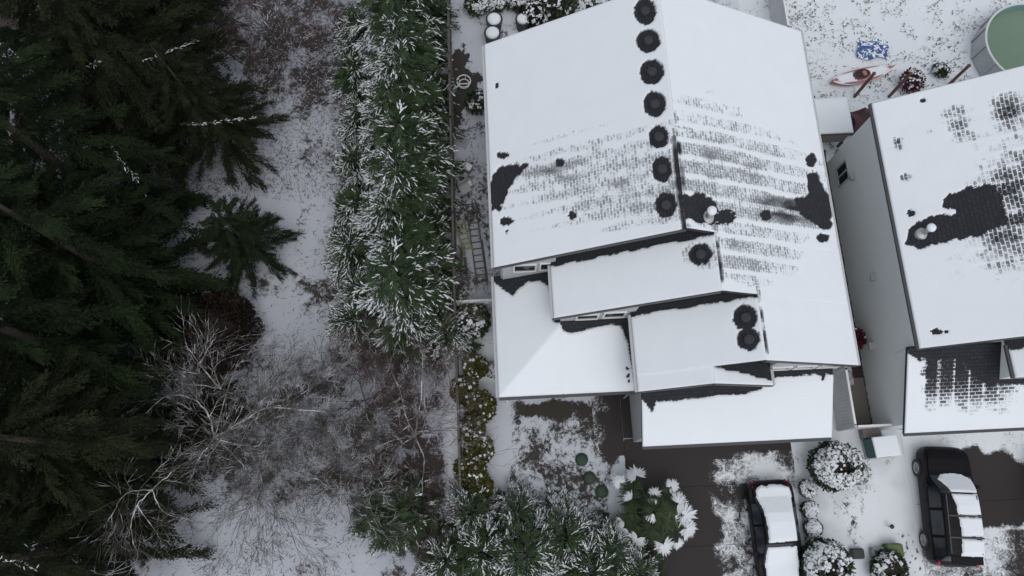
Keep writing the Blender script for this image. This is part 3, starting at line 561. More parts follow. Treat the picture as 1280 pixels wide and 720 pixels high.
# ================================================================== CARS
def car(name, label, K, L, glass_y, pillars, windshield, rearglass, snow_polys, loc, rz, front_light, rear_light, suv=False):
    t = thing(name, label, 'car', loc, rz); K = np.array(K, float)
    ys = sorted(set(list(K[:, 0])+[v for p in pillars for v in p]+list(np.linspace(K[0, 0], K[-1, 0], 40)))); 
    g = lambda y, c: float(np.interp(y, K[:, 0], K[:, c]))
    def ring(y):
        zt, wl, wb, wt, bz = [g(y, c) for c in range(1, 6)]
        h = [(0, .2), (wl*.85, .2), (wl, .3), (wb, .58), (wb*1.0, bz-.1), (wb*.985, bz), (wb*.965+.0, bz+.03*(zt > bz+.2)), (wt+.02, max(zt-.13, bz+.04*(zt > bz+.2))), (wt, zt-.085 if zt > bz+.15 else zt-.03), (wt*.93, zt-.04 if zt > bz+.15 else zt-.012), (wt*.6, zt-.008), (0, zt)]
        return h
    H = [ring(y) for y in ys]; n = 12; parts = {'body': [], 'window': [], 'windscreen': [], 'rear_window': []}; v = []
    for y, h in zip(ys, H): v += [(x, y, z) for x, z in h]+[(-x, y, z) for x, z in h]
    for i in range(len(ys)-1):
        ym = (ys[i]+ys[i+1])/2
        for s in (0, n):
            for k in range(n-1):
                key = 'body'
                if k == 6 and glass_y[0] < ym < glass_y[1] and not any(p[0] < ym < p[1] for p in pillars): key = f'window|{s}|{sum(p[1] <= ym for p in pillars)}'; parts.setdefault(key, [])
                if k >= 8 and windshield[0] < ym < windshield[1]: key = 'windscreen'
                if k >= 8 and rearglass[0] < ym < rearglass[1]: key = 'rear_window'
                parts[key].append((i*2*n+s+k, i*2*n+s+k+1, (i+1)*2*n+s+k+1, (i+1)*2*n+s+k))
    N = (len(ys)-1)*2*n
    for b in (0, N): parts['body'] += [(b+k, b+k+1, b+n+k+1, b+n+k) for k in range(n-1)]
    for key, f in parts.items():
        me = MB(); used = sorted({a for q in f for a in q}); ix = {a: i for i, a in enumerate(used)}; me.v = [v[a] for a in used]; me.f = [tuple(ix[a] for a in q) for q in f]
        if f:
            import bmesh
            ms = bpy.data.meshes.new(key.split('|')[0]); ms.from_pydata(me.v, [], me.f); ms.materials.append(M['paint' if key == 'body' else 'glass']); bm = bmesh.new(); bm.from_mesh(ms); bmesh.ops.remove_doubles(bm, verts=bm.verts, dist=.002); bmesh.ops.recalc_face_normals(bm, faces=bm.faces); bm.to_mesh(ms); bm.free(); ms.shade_smooth(); ms.set_sharp_from_angle(angle=R_(35)); link(key.split('|')[0], ms, t)
    W = max(K[:, 3]); rad = .37 if suv else .32
    for sx in (-1, 1):
        for wy in (-L*.30, L*.31):
            tb = MB(); x0 = sx*(W-.21); x1 = sx*(W+.012)
            tb.tube((x0, wy, rad), (x1, wy, rad), rad, n=28); o = tb.build('wheel', 'black', t, 40)
            rm = MB().tube((x1, wy, rad), (x1+sx*.012, wy, rad), rad*.66, n=24)
            for a in range(5): rm.bar((x1+sx*.02, wy, rad), (x1+sx*.02, wy+rad*.62*math.cos(a*1.2566), rad+rad*.62*math.sin(a*1.2566)), .05, .03)
            rm.build('rim', 'metal', o)
        my = windshield[1]-.42 if windshield[1] > 0 else windshield[0]; bz = g(my, 5)
        MB().box((sx*(W+.0)-.0, my-.08, bz-.02), (sx*(W+.2), my+.06, bz+.13)).build('mirror', 'paint', t, None, .03)
        y_, z_, x_ = front_light; ht = MB(); ht.bar((sx*x_, y_, z_), (sx*(x_+.16), y_-.16, z_+.03), .09, .13); ht.build('headlight', 'lens', t, None, .02)
        y_, z_, x_ = rear_light; tl = MB(); tl.bar((sx*x_, y_, z_-.1), (sx*(x_+.03), y_+.34, z_+.12), .12, .14); tl.build('taillight', 'red', t, None, .02)
        for hy in (.15, -.85): MB().box((sx*W-.01, hy-.1, g(hy, 5)-.14), (sx*(W+.025), hy+.1, g(hy, 5)-.10)).build('door_handle', 'paint', t, None, .008)
        if suv: MB().bar((sx*.62, -1.9, g(-1.9, 1)+.02), (sx*.62, .4, g(.4, 1)+.03), .04, .06).build('roof_rail', 'darktrim', t)
    def topz(x, y):
        zt, wb, wt, bz = [np.interp(y, K[:, 0], K[:, c]) for c in (1, 3, 4, 5)]; a = np.abs(x)/wt
        hi = zt > bz+.15
        return np.where(a < .6, zt-.008*(a/.6)**2, np.where(a < .93, zt-.008-(a-.6)/.33*np.where(hi, .032, .006), np.where(a < 1, zt-np.where(hi, .04, .012)-(a-.93)/.07*np.where(hi, .045, .018), zt-np.where(hi, .085, .03)-(np.abs(x)-wt)*np.where(hi, 2.2, .4))))
    for P, th in snow_polys:
        P = np.array(P); xs = np.arange(P[:, 0].min()-.04, P[:, 0].max()+.05, .025); yy_ = np.arange(P[:, 1].min()-.04, P[:, 1].max()+.05, .025)
        X, Y = np.meshgrid(xs, yy_, indexing='ij'); d = sdpoly(X, Y, P)+.03*(fbm(X*5+loc[0], Y*5)-.47)*2
        Z = topz(X, Y)+.004+th*sst(.0, -.09, d)*(.85+.3*fbm(X*2, Y*2)); ok = d < 0; m_ = len(yy_)
        ii, jj = np.meshgrid(np.arange(len(xs)-1), np.arange(m_-1), indexing='ij'); k_ = ok[ii, jj] & ok[ii+1, jj] & ok[ii, jj+1] & ok[ii+1, jj+1]; q = (ii*m_+jj)[k_]
        npmesh('snow_cover', np.stack([X, Y, Z], -1).reshape(-1, 3), np.stack([q, q+m_, q+m_+1, q+1], -1), 'snow', t, True)
    return t
KS = [(-2.43, .70, .60, .62, .50, .66), (-2.40, .95, .72, .78, .66, .86), (-2.30, 1.08, .85, .90, .76, .98), (-2.22, 1.22, .93, .97, .80, 1.02), (-2.02, 1.62, .95, .985, .74, 1.04), (-1.85, 1.70, .955, .99, .74, 1.04), (-1.0, 1.76, .96, 1.0, .76, 1.03), (0., 1.76, .96, 1.0, .76, 1.02), (.45, 1.71, .96, 1.0, .75, 1.02), (.62, 1.62, .96, 1.0, .76, 1.02), (1.18, 1.14, .96, .99, .86, 1.03), (1.30, 1.10, .96, .985, .86, 1.02), (1.9, 1.04, .95, .97, .82, .96), (2.15, .98, .91, .92, .76, .9), (2.28, .92, .82, .83, .68, .82), (2.37, .82, .70, .71, .58, .74), (2.42, .64, .55, .55, .45, .58)]
suvP = [([(-.66, 1.02), (-.45, 1.22), (-.05, 1.30), (.45, 1.28), (.80, 1.08), (.84, .60), (.70, .50), (-.36, .50), (-.44, .75)], .04), ([(-.40, .46), (.72, .46), (.80, -.38), (-.22, -.40), (-.26, -.05)], .06), ([(-.22, -.46), (.80, -.46), (.80, -1.24), (-.16, -1.24)], .06), ([(-.16, -1.31), (.80, -1.31), (.80, -2.0), (-.22, -2.0)], .06)]
p = at(1187, 633, .9); s0 = at(1180, 558, .8); s1 = at(1195, 707, .7); ang = math.atan2(-(s0-s1).x, (s0-s1).y)
suv = car('parked_suv', 'black SUV parked facing the garage, snow on its roof and windscreen', KS, 4.85, (-2.0, .95), [(-1.32, -1.2), (-.25, -.13), (.75, .95)], (.5, 1.2), (-2.22, -1.98), suvP, ((s0.x+s1.x)/2-.05, (s0.y+s1.y)/2, 0), ang, (2.28, .76, .60), (-2.40, .98, .78), True)
sp = MB().box((-.62, -2.30, 1.60), (.66, -2.0, 1.655)); sp.build('spoiler', 'paint', suv, None, .02)
MB().box((-.45, -2.47, .62), (.45, -2.42, .76)).build('bumper_step', 'darktrim', suv, None, .02)
for yb in (-.43, -1.275): MB().bar((-.68, yb, 1.80), (.72, yb, 1.80), .05, .04).build('crossbar', 'darktrim', suv)
e2 = dup(suv, at(1337, 634, .9)*1., ang, 'black car only just in view at right edge beside bare driveway'); e2.location.z = 0; e2.name = 'parked_car'
KD = [(y_, z_, a_*1.05, b_*1.05, c_*1.04, d_) for y_, z_, a_, b_, c_, d_ in [(-2.30, .62, .48, .50, .40, .58), (-2.26, .82, .62, .66, .54, .74), (-2.15, .97, .76, .80, .66, .88), (-1.95, 1.03, .85, .89, .74, .92), (-1.62, 1.05, .86, .905, .74, .93), (-.98, 1.36, .865, .91, .62, .93), (-.6, 1.42, .87, .91, .62, .93), (.0, 1.43, .87, .91, .62, .92), (.25, 1.40, .87, .91, .62, .92), (1.05, 1.02, .87, .90, .74, .92), (1.2, 1.0, .87, .895, .74, .90), (1.8, .92, .85, .87, .70, .82), (2.08, .84, .76, .77, .62, .74), (2.22, .74, .62, .63, .5, .66), (2.30, .58, .42, .42, .34, .5)]]
sedP = [([(.62, -2.02), (.38, -2.10), (.2, -2.04), (.1, -2.12), (-.45, -2.10), (-.76, -1.95), (-.84, -1.55), (-.76, -.9), (-.68, .18), (.0, .20), (.54, .18), (.52, -.4), (.58, -1.2), (.70, -1.6), (.70, -1.9)], .07), ([(-.62, .36), (.6, .36), (.72, 1.05), (.66, 1.9), (-.60, 1.9), (-.70, 1.05)], .06)]
s0 = at(967, 600, .8); sed = car('parked_car', 'black car parked on driveway with thick snow on its roof, one red tail light showing', KD, 4.6, (-1.3, .75), [(-.55, -.45), (.6, .75)], (.22, 1.05), (-1.62, -1.0), sedP, (at(969, 665, .7).x, s0.y-2.28, 0), math.pi+R_(.6), (2.18, .62, .52), (-2.26, .80, .70))

# ================================================================== VEGETATION
def cards(P, D, Ln, Wd, N):
    """diamond leaves: base P, direction D, length, width, plane normal N"""
    D = D/np.linalg.norm(D, axis=1)[:, None]; S = np.cross(D, N); S /= np.linalg.norm(S, axis=1)[:, None]+1e-9
    a = P; b = P+D*(Ln*.5)[:, None]+S*(Wd*.5)[:, None]; c = P+D*Ln[:, None]; d = P+D*(Ln*.5)[:, None]-S*(Wd*.5)[:, None]
    v = np.stack([a, b, c, d], 1).reshape(-1, 3); return v, np.arange(len(v), dtype=np.int32).reshape(-1, 4)
def conifer(rng, h, r, nb, per, clen, droop=.25, snow=.25, sdir=None, z0=.4, shape=.8, lift=.15, snow_rand=None, k=7, fan=.9, wd=.22, sl=.9, turn=0.):
    """boughs in a spiral up the trunk, flat branchlets along every bough, needles along every branchlet; snow lies on whole branchlets"""
    i = np.arange(nb); t = np.clip(1-(1-(i+.5)/nb)**.62+rng.normal(0, .012, nb), 0, .995)
    z = z0+(h-z0)*t; ln = (r*(1-t)**shape*rng.uniform(.62, 1.15, nb))+.15; az = i*2.39996+rng.normal(0, .4, nb)
    cnt = np.maximum(5, (per*ln/r).astype(int)); ix = np.repeat(i, cnt); n = len(ix)
    s = rng.random(n)**.65*.95+.05; L = ln[ix]; a = az[ix]; tt = t[ix]; sg = np.where(rng.random(n) < .5, -1, 1)
    dx, dy = np.cos(a), np.sin(a); base = np.stack([dx*L*s, dy*L*s, z[ix]+L*(lift+.5*tt)*s-droop*L*s*s], 1)+rng.normal(0, .03, (n, 3))
    da = a+sg*rng.uniform(.15, fan, n)*(1.15-s*.6); D = np.stack([np.cos(da), np.sin(da), .25*tt-droop*(.5+s)+turn+rng.normal(0, .16, n)], 1); D /= np.linalg.norm(D, axis=1)[:, None]
    bl = (.16+.26*L*(1-s*.55))*rng.uniform(.6, 1.2, n); bl = np.minimum(bl, clen*4)
    up = np.stack([rng.normal(0, .3, n), rng.normal(0, .3, n), np.ones(n)], 1)
    j = np.tile(np.arange(k), n); q = np.repeat(np.arange(n), k); u = (j+rng.random(n*k))/k; m = n*k; sd = np.where(j % 2 == 0, 1, -1)
    S = np.cross(D, up); S /= np.linalg.norm(S, axis=1)[:, None]
    P = base[q]+D[q]*(bl[q]*u)[:, None]; P[:, 2] -= .12*bl[q]*u*u; ND = D[q]+S[q]*(sd*rng.uniform(.25, .95, m)*(1-.5*u))[:, None]+rng.normal(0, .12, (m, 3))
    Ln = clen*rng.uniform(.6, 1.2, m); fv, ff = cards(P, ND, Ln, Ln*wd*rng.uniform(.8, 1.3, m), up[q]+rng.normal(0, .25, (m, 3)))
    side = 1. if sdir is None else np.clip(.6+.6*np.cos(a-sdir), .15, 1.2)
    pick = rng.random(n) < snow*side*(.2+.8*s)*(1.2-tt*.9)
    if snow_rand is not None: pick &= fbm(base[:, 0]*.9+snow_rand, base[:, 1]*.9+base[:, 2]) > .38
    w_ = np.where(pick)[0]; nn = len(w_); kk = 3; qq = np.repeat(w_, kk); jj = np.tile(np.arange(kk), nn); uu = .1+.3*jj+.15*rng.random(nn*kk)
    SP = base[qq]+D[qq]*(bl[qq]*uu)[:, None]+np.array([0, 0, .025]); SP[:, 2] -= .12*bl[qq]*uu*uu
    SL_ = np.minimum(bl[qq]*.75, clen*1.7)*sl*rng.uniform(.6, 1.1, nn*kk); sv, sf = cards(SP, D[qq]+rng.normal(0, .22, (nn*kk, 3)), SL_, SL_*rng.uniform(.16, .32, nn*kk), up[qq]+np.array([0, 0, .5]))
    return fv, ff, sv, sf
def trunk_mb(h, r): return MB().tube((0, 0, 0), (0, 0, h*.5), r, r*.55, 8).tube((0, 0, h*.5), (0, 0, h*.96), r*.55, .012, 8)
def tree_thing(name, label, cat, loc, rz, group, data, h, tr, mats):
    t = thing(name, label, cat, loc, rz, group); trunk_mb(h, tr).build('trunk', 'bark', t)
    fv, ff, sv, sf = data; f = npmesh('crown', fv, ff, mats[0], t)
    if len(sv): npmesh('snow_clumps', sv, sf, mats[1], f)
    return t
NUM = ['first', 'second', 'third', 'fourth', 'fifth', 'sixth', 'seventh', 'eighth', 'ninth', 'tenth', 'eleventh']
# hedge row of conifers, three crowns re-used
W_ = math.pi*.98
hy = [25.3, 23.5, 21.8, 20.2, 18.5, 16.8, 15.2, 13.5, 11.9, 10.3, 8.9]
HG = 'conifers in the snow-dusted hedge row'
def hedge_tree(k, seed, h, label, loc):
    return tree_thing('conifer_tree', label, 'tree', loc, 0, HG, conifer(np.random.default_rng(seed), h, 2.1, 130, 40, .15, .42, 1.7, W_, .3, shape=.62, snow_rand=seed*.7, k=8, wd=.28, turn=.12, sl=1.0), h, .13, ('hedge', 'leafsnow'))
hprot = []
for k, y in enumerate(hy):
    lab = f'snow-dusted hedge conifer beside dark fence, {NUM[k]} from the far end of the row'; x = -4.2+.3*math.sin(k*2.2)
    if k < 4: hprot.append(hedge_tree(k, 50+k, 5.6+.5*(k % 3), lab, (x, y, 0)))
    else: dup(hprot[k % 4], (x, y, 0), .3*math.sin(k*3.1), lab, (1., 1., 1.0+.09*math.sin(k*2)))
# smaller snowy outer row on the forest side
def small_con(seed, h, r, label, loc, snow=.9, mats=('hedge', 'leafsnow'), group=None, per=24, clen=.15, sr=None, droop=.3, sdir=None):
    return tree_thing('young_conifer', label, 'tree', loc, 0, group, conifer(np.random.default_rng(seed), h, r, int(45*r)+22, per, clen, droop, snow, sdir, .15, shape=.6, snow_rand=sr, k=7, wd=.28, turn=.1), h, .07, mats)
og = 'low snowy conifers along forest side of hedge'; oprot = []
for k, (a, b) in enumerate([(452, 40), (447, 95), (455, 150), (445, 205), (452, 262), (446, 315), (455, 365), (448, 405), (505, 415), (560, 420)]):
    lab = f'low snow-laden conifer in front of hedge row, {NUM[k]} from the top of photo' if k < 8 else ['low conifer at near end of hedge row, beside the clearing', 'low conifer at near end of hedge row, against the fence'][k-8]; p = at(a, b, 1.2); p.z = 0
    if k < 3: oprot.append(small_con(70+k, 2.5, 1.25, lab, p, 1.3, group=og, sr=k*1.7))
    else: dup(oprot[k % 3], p, k*1.3, lab, .9+.12*(k % 3))
# front garden snowy conifers, seen from straight above
fg = 'snow-dusted conifers at the bottom of the front garden'; fp = []
for k, (a, b, sc, lab) in enumerate([(655, 690, 1.05, 'snow-dusted conifer at bottom of photo, leftmost in the front garden clump'), (704, 672, .9, 'snow-dusted conifer touching patchy lawn, centre of front garden clump'), (735, 712, .95, 'snow-dusted conifer at bottom edge between clump centre and fan palm'), (762, 690, .8, 'snow-dusted conifer directly beside the snowy fan palm'), (795, 715, .75, 'snow-dusted conifer at bottom edge beside bare driveway'), (604, 690, .9, 'snow-dusted conifer at bottom edge by the dark low fence'), (590, 640, .7, 'small snow-dusted conifer at near end of olive shrubs'), (648, 640, .65, 'small snow-dusted conifer at left corner of patchy lawn'), (560, 700, .7, 'snow-dusted conifer at bottom edge just outside the low fence')]):
    p = at(a, b, 1.2); p.z = 0
    if k < 3: fp.append(small_con(90+k, 3.2, 1.75, lab, p, 1.15, ('hedge', 'leafsnow'), fg, 34, .14, k*2.2, .25)); fp[-1].scale = (sc,)*3
    else: dup(fp[k % 3], p, k*.9, lab, sc)
small_con(120, 2.6, 1.7, 'dark green bushy conifer with little snow beneath bare red-twigged tree', at(492, 640, .8)*1, .12, ('hedge', 'leafsnow'), None, 34, .16, 1.)
bpy.data.objects['young_conifer.019' if 'young_conifer.019' in bpy.data.objects else 'young_conifer'].location.z = 0

# tall dark firs on the left
firs = [(125, 330, 15, 4.1), (165, 95, 16, 4.0), (80, 210, 17, 4.4), (110, 560, 14, 4.0), (60, 430, 16, 4.6), (70, 690, 13, 3.6), (20, 60, 18, 4.6), (0, 300, 18, 5.0), (20, 570, 15, 4.6), (262, 150, 9, 2.5), (190, 0, 14, 3.0), (100, -20, 16, 4.2), (305, 300, 6, 1.9)]
flab = ['tall dark fir reaching furthest over snowy clearing', 'tall dark fir at upper left beside the twiggy brush', 'tall dark fir standing behind the clearing-edge firs, upper left', 'tall dark fir beside the pale bare tree, lower left', 'tall dark fir at middle left between other firs', 'tall dark fir near bottom edge beside snowy ground', 'tall dark fir in the upper left corner', 'tall dark fir at middle of left edge', 'tall dark fir at lower part of left edge', 'shorter dark fir just above the snowy clearing', 'dark fir at top edge next to brown brush', 'dark fir at top edge, left of centre of forest', 'short dark fir whose tips reach into snowy clearing']
fgp = 'tall dark firs of the forest'; fprot = []
def place_for_mid(px, py, h):   # base whose crown, at a third of its height, stands under the pixel
    p = at(px, py, h*.30); p.z = 0; return p
for k, ((a, b, h, r), lab) in enumerate(zip(firs, flab)):
    p = place_for_mid(a, b, h)
    if k < 4: fprot.append(tree_thing('fir_tree', lab, 'tree', p, 0, fgp, conifer(np.random.default_rng(200+k), h, r*1.08, 115, 90, .18, .40, .0, None, 1.0, shape=.72, lift=.1, k=8, fan=.75, wd=.30), h, .24, (('fir', 'fir_olive')[k % 2], 'leafsnow')))
    else: dup(fprot[k % 4], p, k*1.7, lab, (r/firs[k % 4][3], r/firs[k % 4][3], h/firs[k % 4][2]))

# bare trees
def segs_mesh(S, sides):
    S = np.array(S, float); p, q, r0, r1 = S[:, :3], S[:, 3:6], S[:, 6], S[:, 7]; d = q-p; d /= np.linalg.norm(d, axis=1)[:, None]+1e-9
    a = np.where(np.abs(d[:, 2:3]) < .9, np.array([[0, 0, 1.]]), np.array([[1., 0, 0]])); u = np.cross(d, a); u /= np.linalg.norm(u, axis=1)[:, None]; v = np.cross(d, u); V = []
    for c, r in ((p, r0), (q, r1)):
        for k in range(sides): an = 2*math.pi*k/sides; V.append(c+u*(r*math.cos(an))[:, None]+v*(r*math.sin(an))[:, None])
    V = np.stack(V, 1).reshape(-1, 3); base = np.arange(len(S))[:, None]*2*sides
    F = np.concatenate([base+np.array([[k, (k+1) % sides, sides+(k+1) % sides, sides+k]]) for k in range(sides)]); return V, F
def bare_tree(rng, starts, rad, depth=4, spread=.7, len0=1.9, up=.25, kids=4, minr=.008, hmax=9., paths=(), extra=0, lean=1):
    big = []; small = []; spots = []
    def grow(p, d, L, r, lv):
        n = 5; pos = []; r1 = r*.55
        for i in range(n):
            d = d+rng.normal(0, .13, 3)+np.array([0, 0, up*.06*(1 if p[2] < hmax*.8 else -2)]); d /= np.linalg.norm(d); q = p+d*L/n
            ra, rb = r+(r1-r)*i/n, r+(r1-r)*(i+1)/n; (big if ra > .018 else small).append((*p, *q, max(ra, minr*.7), max(rb, minr*.6))); p = q; pos.append((q, d.copy(), rb))
        if lv >= depth: return
        for k in range(kids+(lv > 0)):
            q, dd, rb = pos[rng.integers(1, n)] if k else pos[-1]; a = rng.normal(0, 1, 3); a -= dd*(a@dd); a /= np.linalg.norm(a); th = rng.uniform(.45, 1.0)*spread if k else .15
            nd = dd*math.cos(th)+a*math.sin(th); nd[2] = nd[2]*.75+.06; nd /= np.linalg.norm(nd); grow(q, nd, L*rng.uniform(.5, .8), rb*rng.uniform(.55, .8), lv+1)
    for pts, r in paths:
        pts = [np.array(q, float) for q in pts]; fine = []
        for i in range(len(pts)-1):   # Catmull-Rom through the limb's bends
            a, b, c, e = pts[max(i-1, 0)], pts[i], pts[i+1], pts[min(i+2, len(pts)-1)]
            for u in np.linspace(0, 1, 6)[:-1]: fine.append(.5*((2*b)+(c-a)*u+(2*a-5*b+4*c-e)*u*u+(3*b-a-3*c+e)*u**3)+rng.normal(0, .018, 3))
        fine.append(pts[-1]); m = len(fine)-1; spots += [(q, r*(1-.8*i/m)) for i, q in enumerate(fine) if i > 2]
        for i in range(m):
            ra, rb = r*(1-.8*i/m), r*(1-.8*(i+1)/m); big.append((*fine[i], *fine[i+1], ra, rb))
            for rep in range(int(i > 2)):
                d = fine[i+1]-fine[i]; d /= np.linalg.norm(d)+1e-9; a = rng.normal(0, 1, 3); a[2] *= .6; a -= d*(a@d); a /= np.linalg.norm(a); th = rng.uniform(.5, 1.1)
                grow(fine[i], d*math.cos(th)+a*math.sin(th), rng.uniform(.7, 1.5), max(rb*.5, .012), 2)
    for _ in range(extra):
        q, rr2 = max([spots[rng.integers(len(spots))] for _ in range(2)], key=lambda e: lean*e[0][0]); grow(q, np.array([rng.normal(), rng.normal(), .15]), rng.uniform(1.3, 2.2), max(.6*rr2, .015), 1)
    for p, d, L, r in starts: grow(np.array(p, float), np.array(d, float)/np.linalg.norm(d), L, r, 0)
    return big, small
def bare_thing(label, loc, seed, starts, mats, group=None, **kw):
    t = thing('bare_tree', label, 'tree', loc, 0, group); big, small = bare_tree(np.random.default_rng(seed), starts, 0, **kw)
    v, f = segs_mesh(big, 6); npmesh('trunk', v, f, mats[0], t, True); v, f = segs_mesh(small, 3); npmesh('crown', v, f, mats[1], t); return t
TS = lambda rng, n, z, tilt, L, r: [((0, 0, z*.7+.25*rng.random()), (math.cos(a), math.sin(a), tilt*rng.uniform(.6, 1.3)), L*rng.uniform(.8, 1.15), r*rng.uniform(.7, 1)) for a in [2*math.pi*k/n+rng.normal(0, .3) for k in range(n)]]
rg = np.random.default_rng(5)
def limb(root, r, *pts): return ([Vector(at(a, b, z))-root for a, b, z in pts], r*.8)
p = at(285, 562, 0); H0 = (268, 548, 3.0)
bare_thing('large pale-limbed bare tree spreading its twigs over snowy ground, lower left', p, 301, [], ('branch', 'twig'), depth=4, kids=4, spread=.85, hmax=3.6, extra=34, paths=[
    limb(p, .12, (285, 562, 0), (280, 556, 1.5), H0), limb(p, .075, H0, (298, 530, 3.6), (332, 511, 4.0), (375, 512, 4.0), (425, 517, 3.8)), limb(p, .06, H0, (300, 556, 3.3), (328, 557, 3.4), (352, 546, 3.6), (390, 528, 3.6)),
    limb(p, .05, H0, (250, 572, 3.3), (236, 603, 3.2)), limb(p, .06, H0, (262, 520, 3.5), (243, 500, 3.9), (210, 495, 4.0), (182, 517, 3.8)), limb(p, .05, (280, 556, 1.5), (320, 600, 2.2), (325, 628, 2.8), (345, 645, 3.0), (372, 655, 3.0)),
    limb(p, .045, (320, 600, 2.2), (350, 585, 2.6), (396, 598, 3.0), (425, 574, 3.2)), limb(p, .035, (396, 598, 3.0), (418, 615, 3.0), (436, 634, 3.0)), limb(p, .035, H0, (290, 470, 3.4), (310, 450, 3.6), (335, 470, 3.4))])
p = at(520, 552, 0)
bare_thing('bare tree with reddish twigs and several pale stems beside the low fence', p, 302, [], ('branch', 'redtwig'), depth=4, kids=3, spread=.8, hmax=2.6, extra=12, lean=-1, paths=[
    limb(p, .07, (520, 552, 0), (519, 545, .9), (521, 530, 1.5), (527, 490, 2.6), (529, 440, 3.2)), limb(p, .05, (519, 545, .9), (507, 520, 1.8), (500, 488, 2.6), (488, 462, 2.8)), limb(p, .045, (519, 545, .9), (531, 528, 1.5), (528, 470, 2.4)), limb(p, .05, (519, 545, .9), (530, 575, 1.6), (527, 605, 2.0)), limb(p, .045, (519, 545, .9), (500, 560, 1.6), (494, 590, 2.0)), limb(p, .05, (519, 545, .9), (505, 546, 1.5), (470, 560, 2.2), (440, 585, 2.2))])
p = at(200, 640, 0)
bare_thing('bare tree with curved pale branches in front of lower left firs', p, 303, [], ('branch', 'twig'), depth=3, kids=4, spread=.8, hmax=7., extra=4, paths=[
    limb(p, .07, (200, 640, 0), (196, 630, 2.5), (190, 612, 5.0)), limb(p, .035, (190, 612, 5.0), (172, 632, 5.4), (163, 660, 5.6), (172, 692, 5.6), (168, 712, 5.4)), limb(p, .034, (190, 612, 5.0), (205, 640, 5.2), (240, 650, 5.2)), limb(p, .03, (172, 632, 5.4), (188, 655, 5.5), (203, 680, 5.4)), limb(p, .03, (190, 612, 5.0), (160, 615, 5.6), (142, 640, 5.8), (130, 660, 5.8)), limb(p, .03, (190, 612, 5.), (215, 590, 5.5), (245, 570, 5.6))])
p = at(285, 490, 0)
bare_thing('slim bare tree with pale forked branches at edge of firs above the large one', p, 304, [], ('branch', 'twig'), depth=3, kids=3, spread=.8, hmax=6., paths=[
    limb(p, .08, (285, 490, 0), (282, 488, 2.), (276, 486, 4.0)), limb(p, .05, (276, 486, 4.0), (262, 470, 4.6), (250, 455, 4.8), (232, 432, 4.8)), limb(p, .045, (250, 455, 4.8), (258, 440, 5.0), (270, 420, 5.0)), limb(p, .04, (276, 486, 4.), (268, 465, 4.4), (264, 448, 4.6)), limb(p, .04, (276, 486, 4.), (255, 482, 4.6), (225, 478, 4.8))])
p = at(345, 50, 1.0); p.z = 0
bare_thing('bare tree with dark twigs in brown brush at top of photo', p, 305, [((0, 0, 0), (0, 0, 1), 2.0, .08)]+TS(rg, 5, 2.2, .5, 1.6, .04), ('twig', 'redtwig'), depth=4, kids=3, spread=.85, hmax=4., paths=[limb(p, .05, (345, 50, 2.0), (320, 28, 3.4), (290, 30, 3.6)), limb(p, .045, (345, 50, 2.0), (360, 42, 3.0), (375, 52, 3.2)), limb(p, .05, (345, 50, 2.0), (330, 10, 3.2), (300, 5, 3.6))])
p = at(455, 500, .5); p.z = 0
bare_thing('low bare bush of thin brown twigs between large pale tree and hedge', p, 306, TS(rg, 8, .15, .6, 1.7, .03), ('redtwig', 'redtwig'), depth=3, kids=5, spread=.9, hmax=2.5)
p = at(500, 455, .4); p.z = 0
bare_thing('bare brown bush with snow-tipped twigs at near end of hedge row', p, 307, TS(rg, 10, .15, .8, 1.4, .03), ('redtwig', 'redtwig'), depth=3, kids=5, spread=.9, hmax=2.2)
p = at(545, 630, .4); p.z = 0
bare_thing('dense bare bush of dark twigs between dark green conifer and low fence', p, 308, TS(rg, 8, .15, .8, 1.2, .03), ('twig', 'redtwig'), depth=3, kids=5, spread=.9, hmax=2.2)

bpy.context.view_layer.update(); dg = bpy.context.evaluated_depsgraph_get()
def snowy_branch(pts, seed):
    rg_ = np.random.default_rng(seed); P = []; D = []; host = None; last = None
    for (a, b), (c, d) in zip(pts[:-1], pts[1:]):
        for u in np.linspace(0, 1, int(math.hypot(c-a, d-b)/1.3)+2):
            x_, y_ = a+(c-a)*u+rg_.normal(0, 1.1), b+(d-b)*u+rg_.normal(0, 1.1); dr = FW+RT*(x_-640)/FPX+UP*(360-y_)/FPX; dr /= np.linalg.norm(dr)
            ok, loc, nr, ix, ob, mx = bpy.context.scene.ray_cast(dg, Vector(CAM), Vector(dr))
            if not ok or loc.z < 2: continue
            while ob.parent: ob = ob.parent
            host = host or ob
            if ob is host: P.append(tuple(loc+Vector((0, 0, .04)))); D.append((c-a+rg_.normal(0, 14), -(d-b)+rg_.normal(0, 14), rg_.normal(0, 6)))
    if len(P) > 4 and host.name.startswith('fir'):
        P = np.array(P); n = len(P); v, f = cards(P, np.array(D), rg_.uniform(.10, .24, n), rg_.uniform(.02, .05, n), rg_.normal(0, .4, (n, 3))+np.array([0, 0, 1.])); im = np.array(host.matrix_world.inverted()); v = v@im[:3, :3].T+im[:3, 3]; npmesh('snow_clumps', v, f, 'leafsnow', host)
for k, q_ in enumerate([[(225, 156), (262, 154), (318, 148)], [(138, 182), (155, 205), (175, 228), (184, 250)], [(178, 76), (205, 68), (250, 50)], [(62, 118), (85, 121)], [(108, 84), (123, 78)], [(0, 700), (20, 702), (45, 712)], [(35, 682), (68, 675)]]): snowy_branch(q_, k)

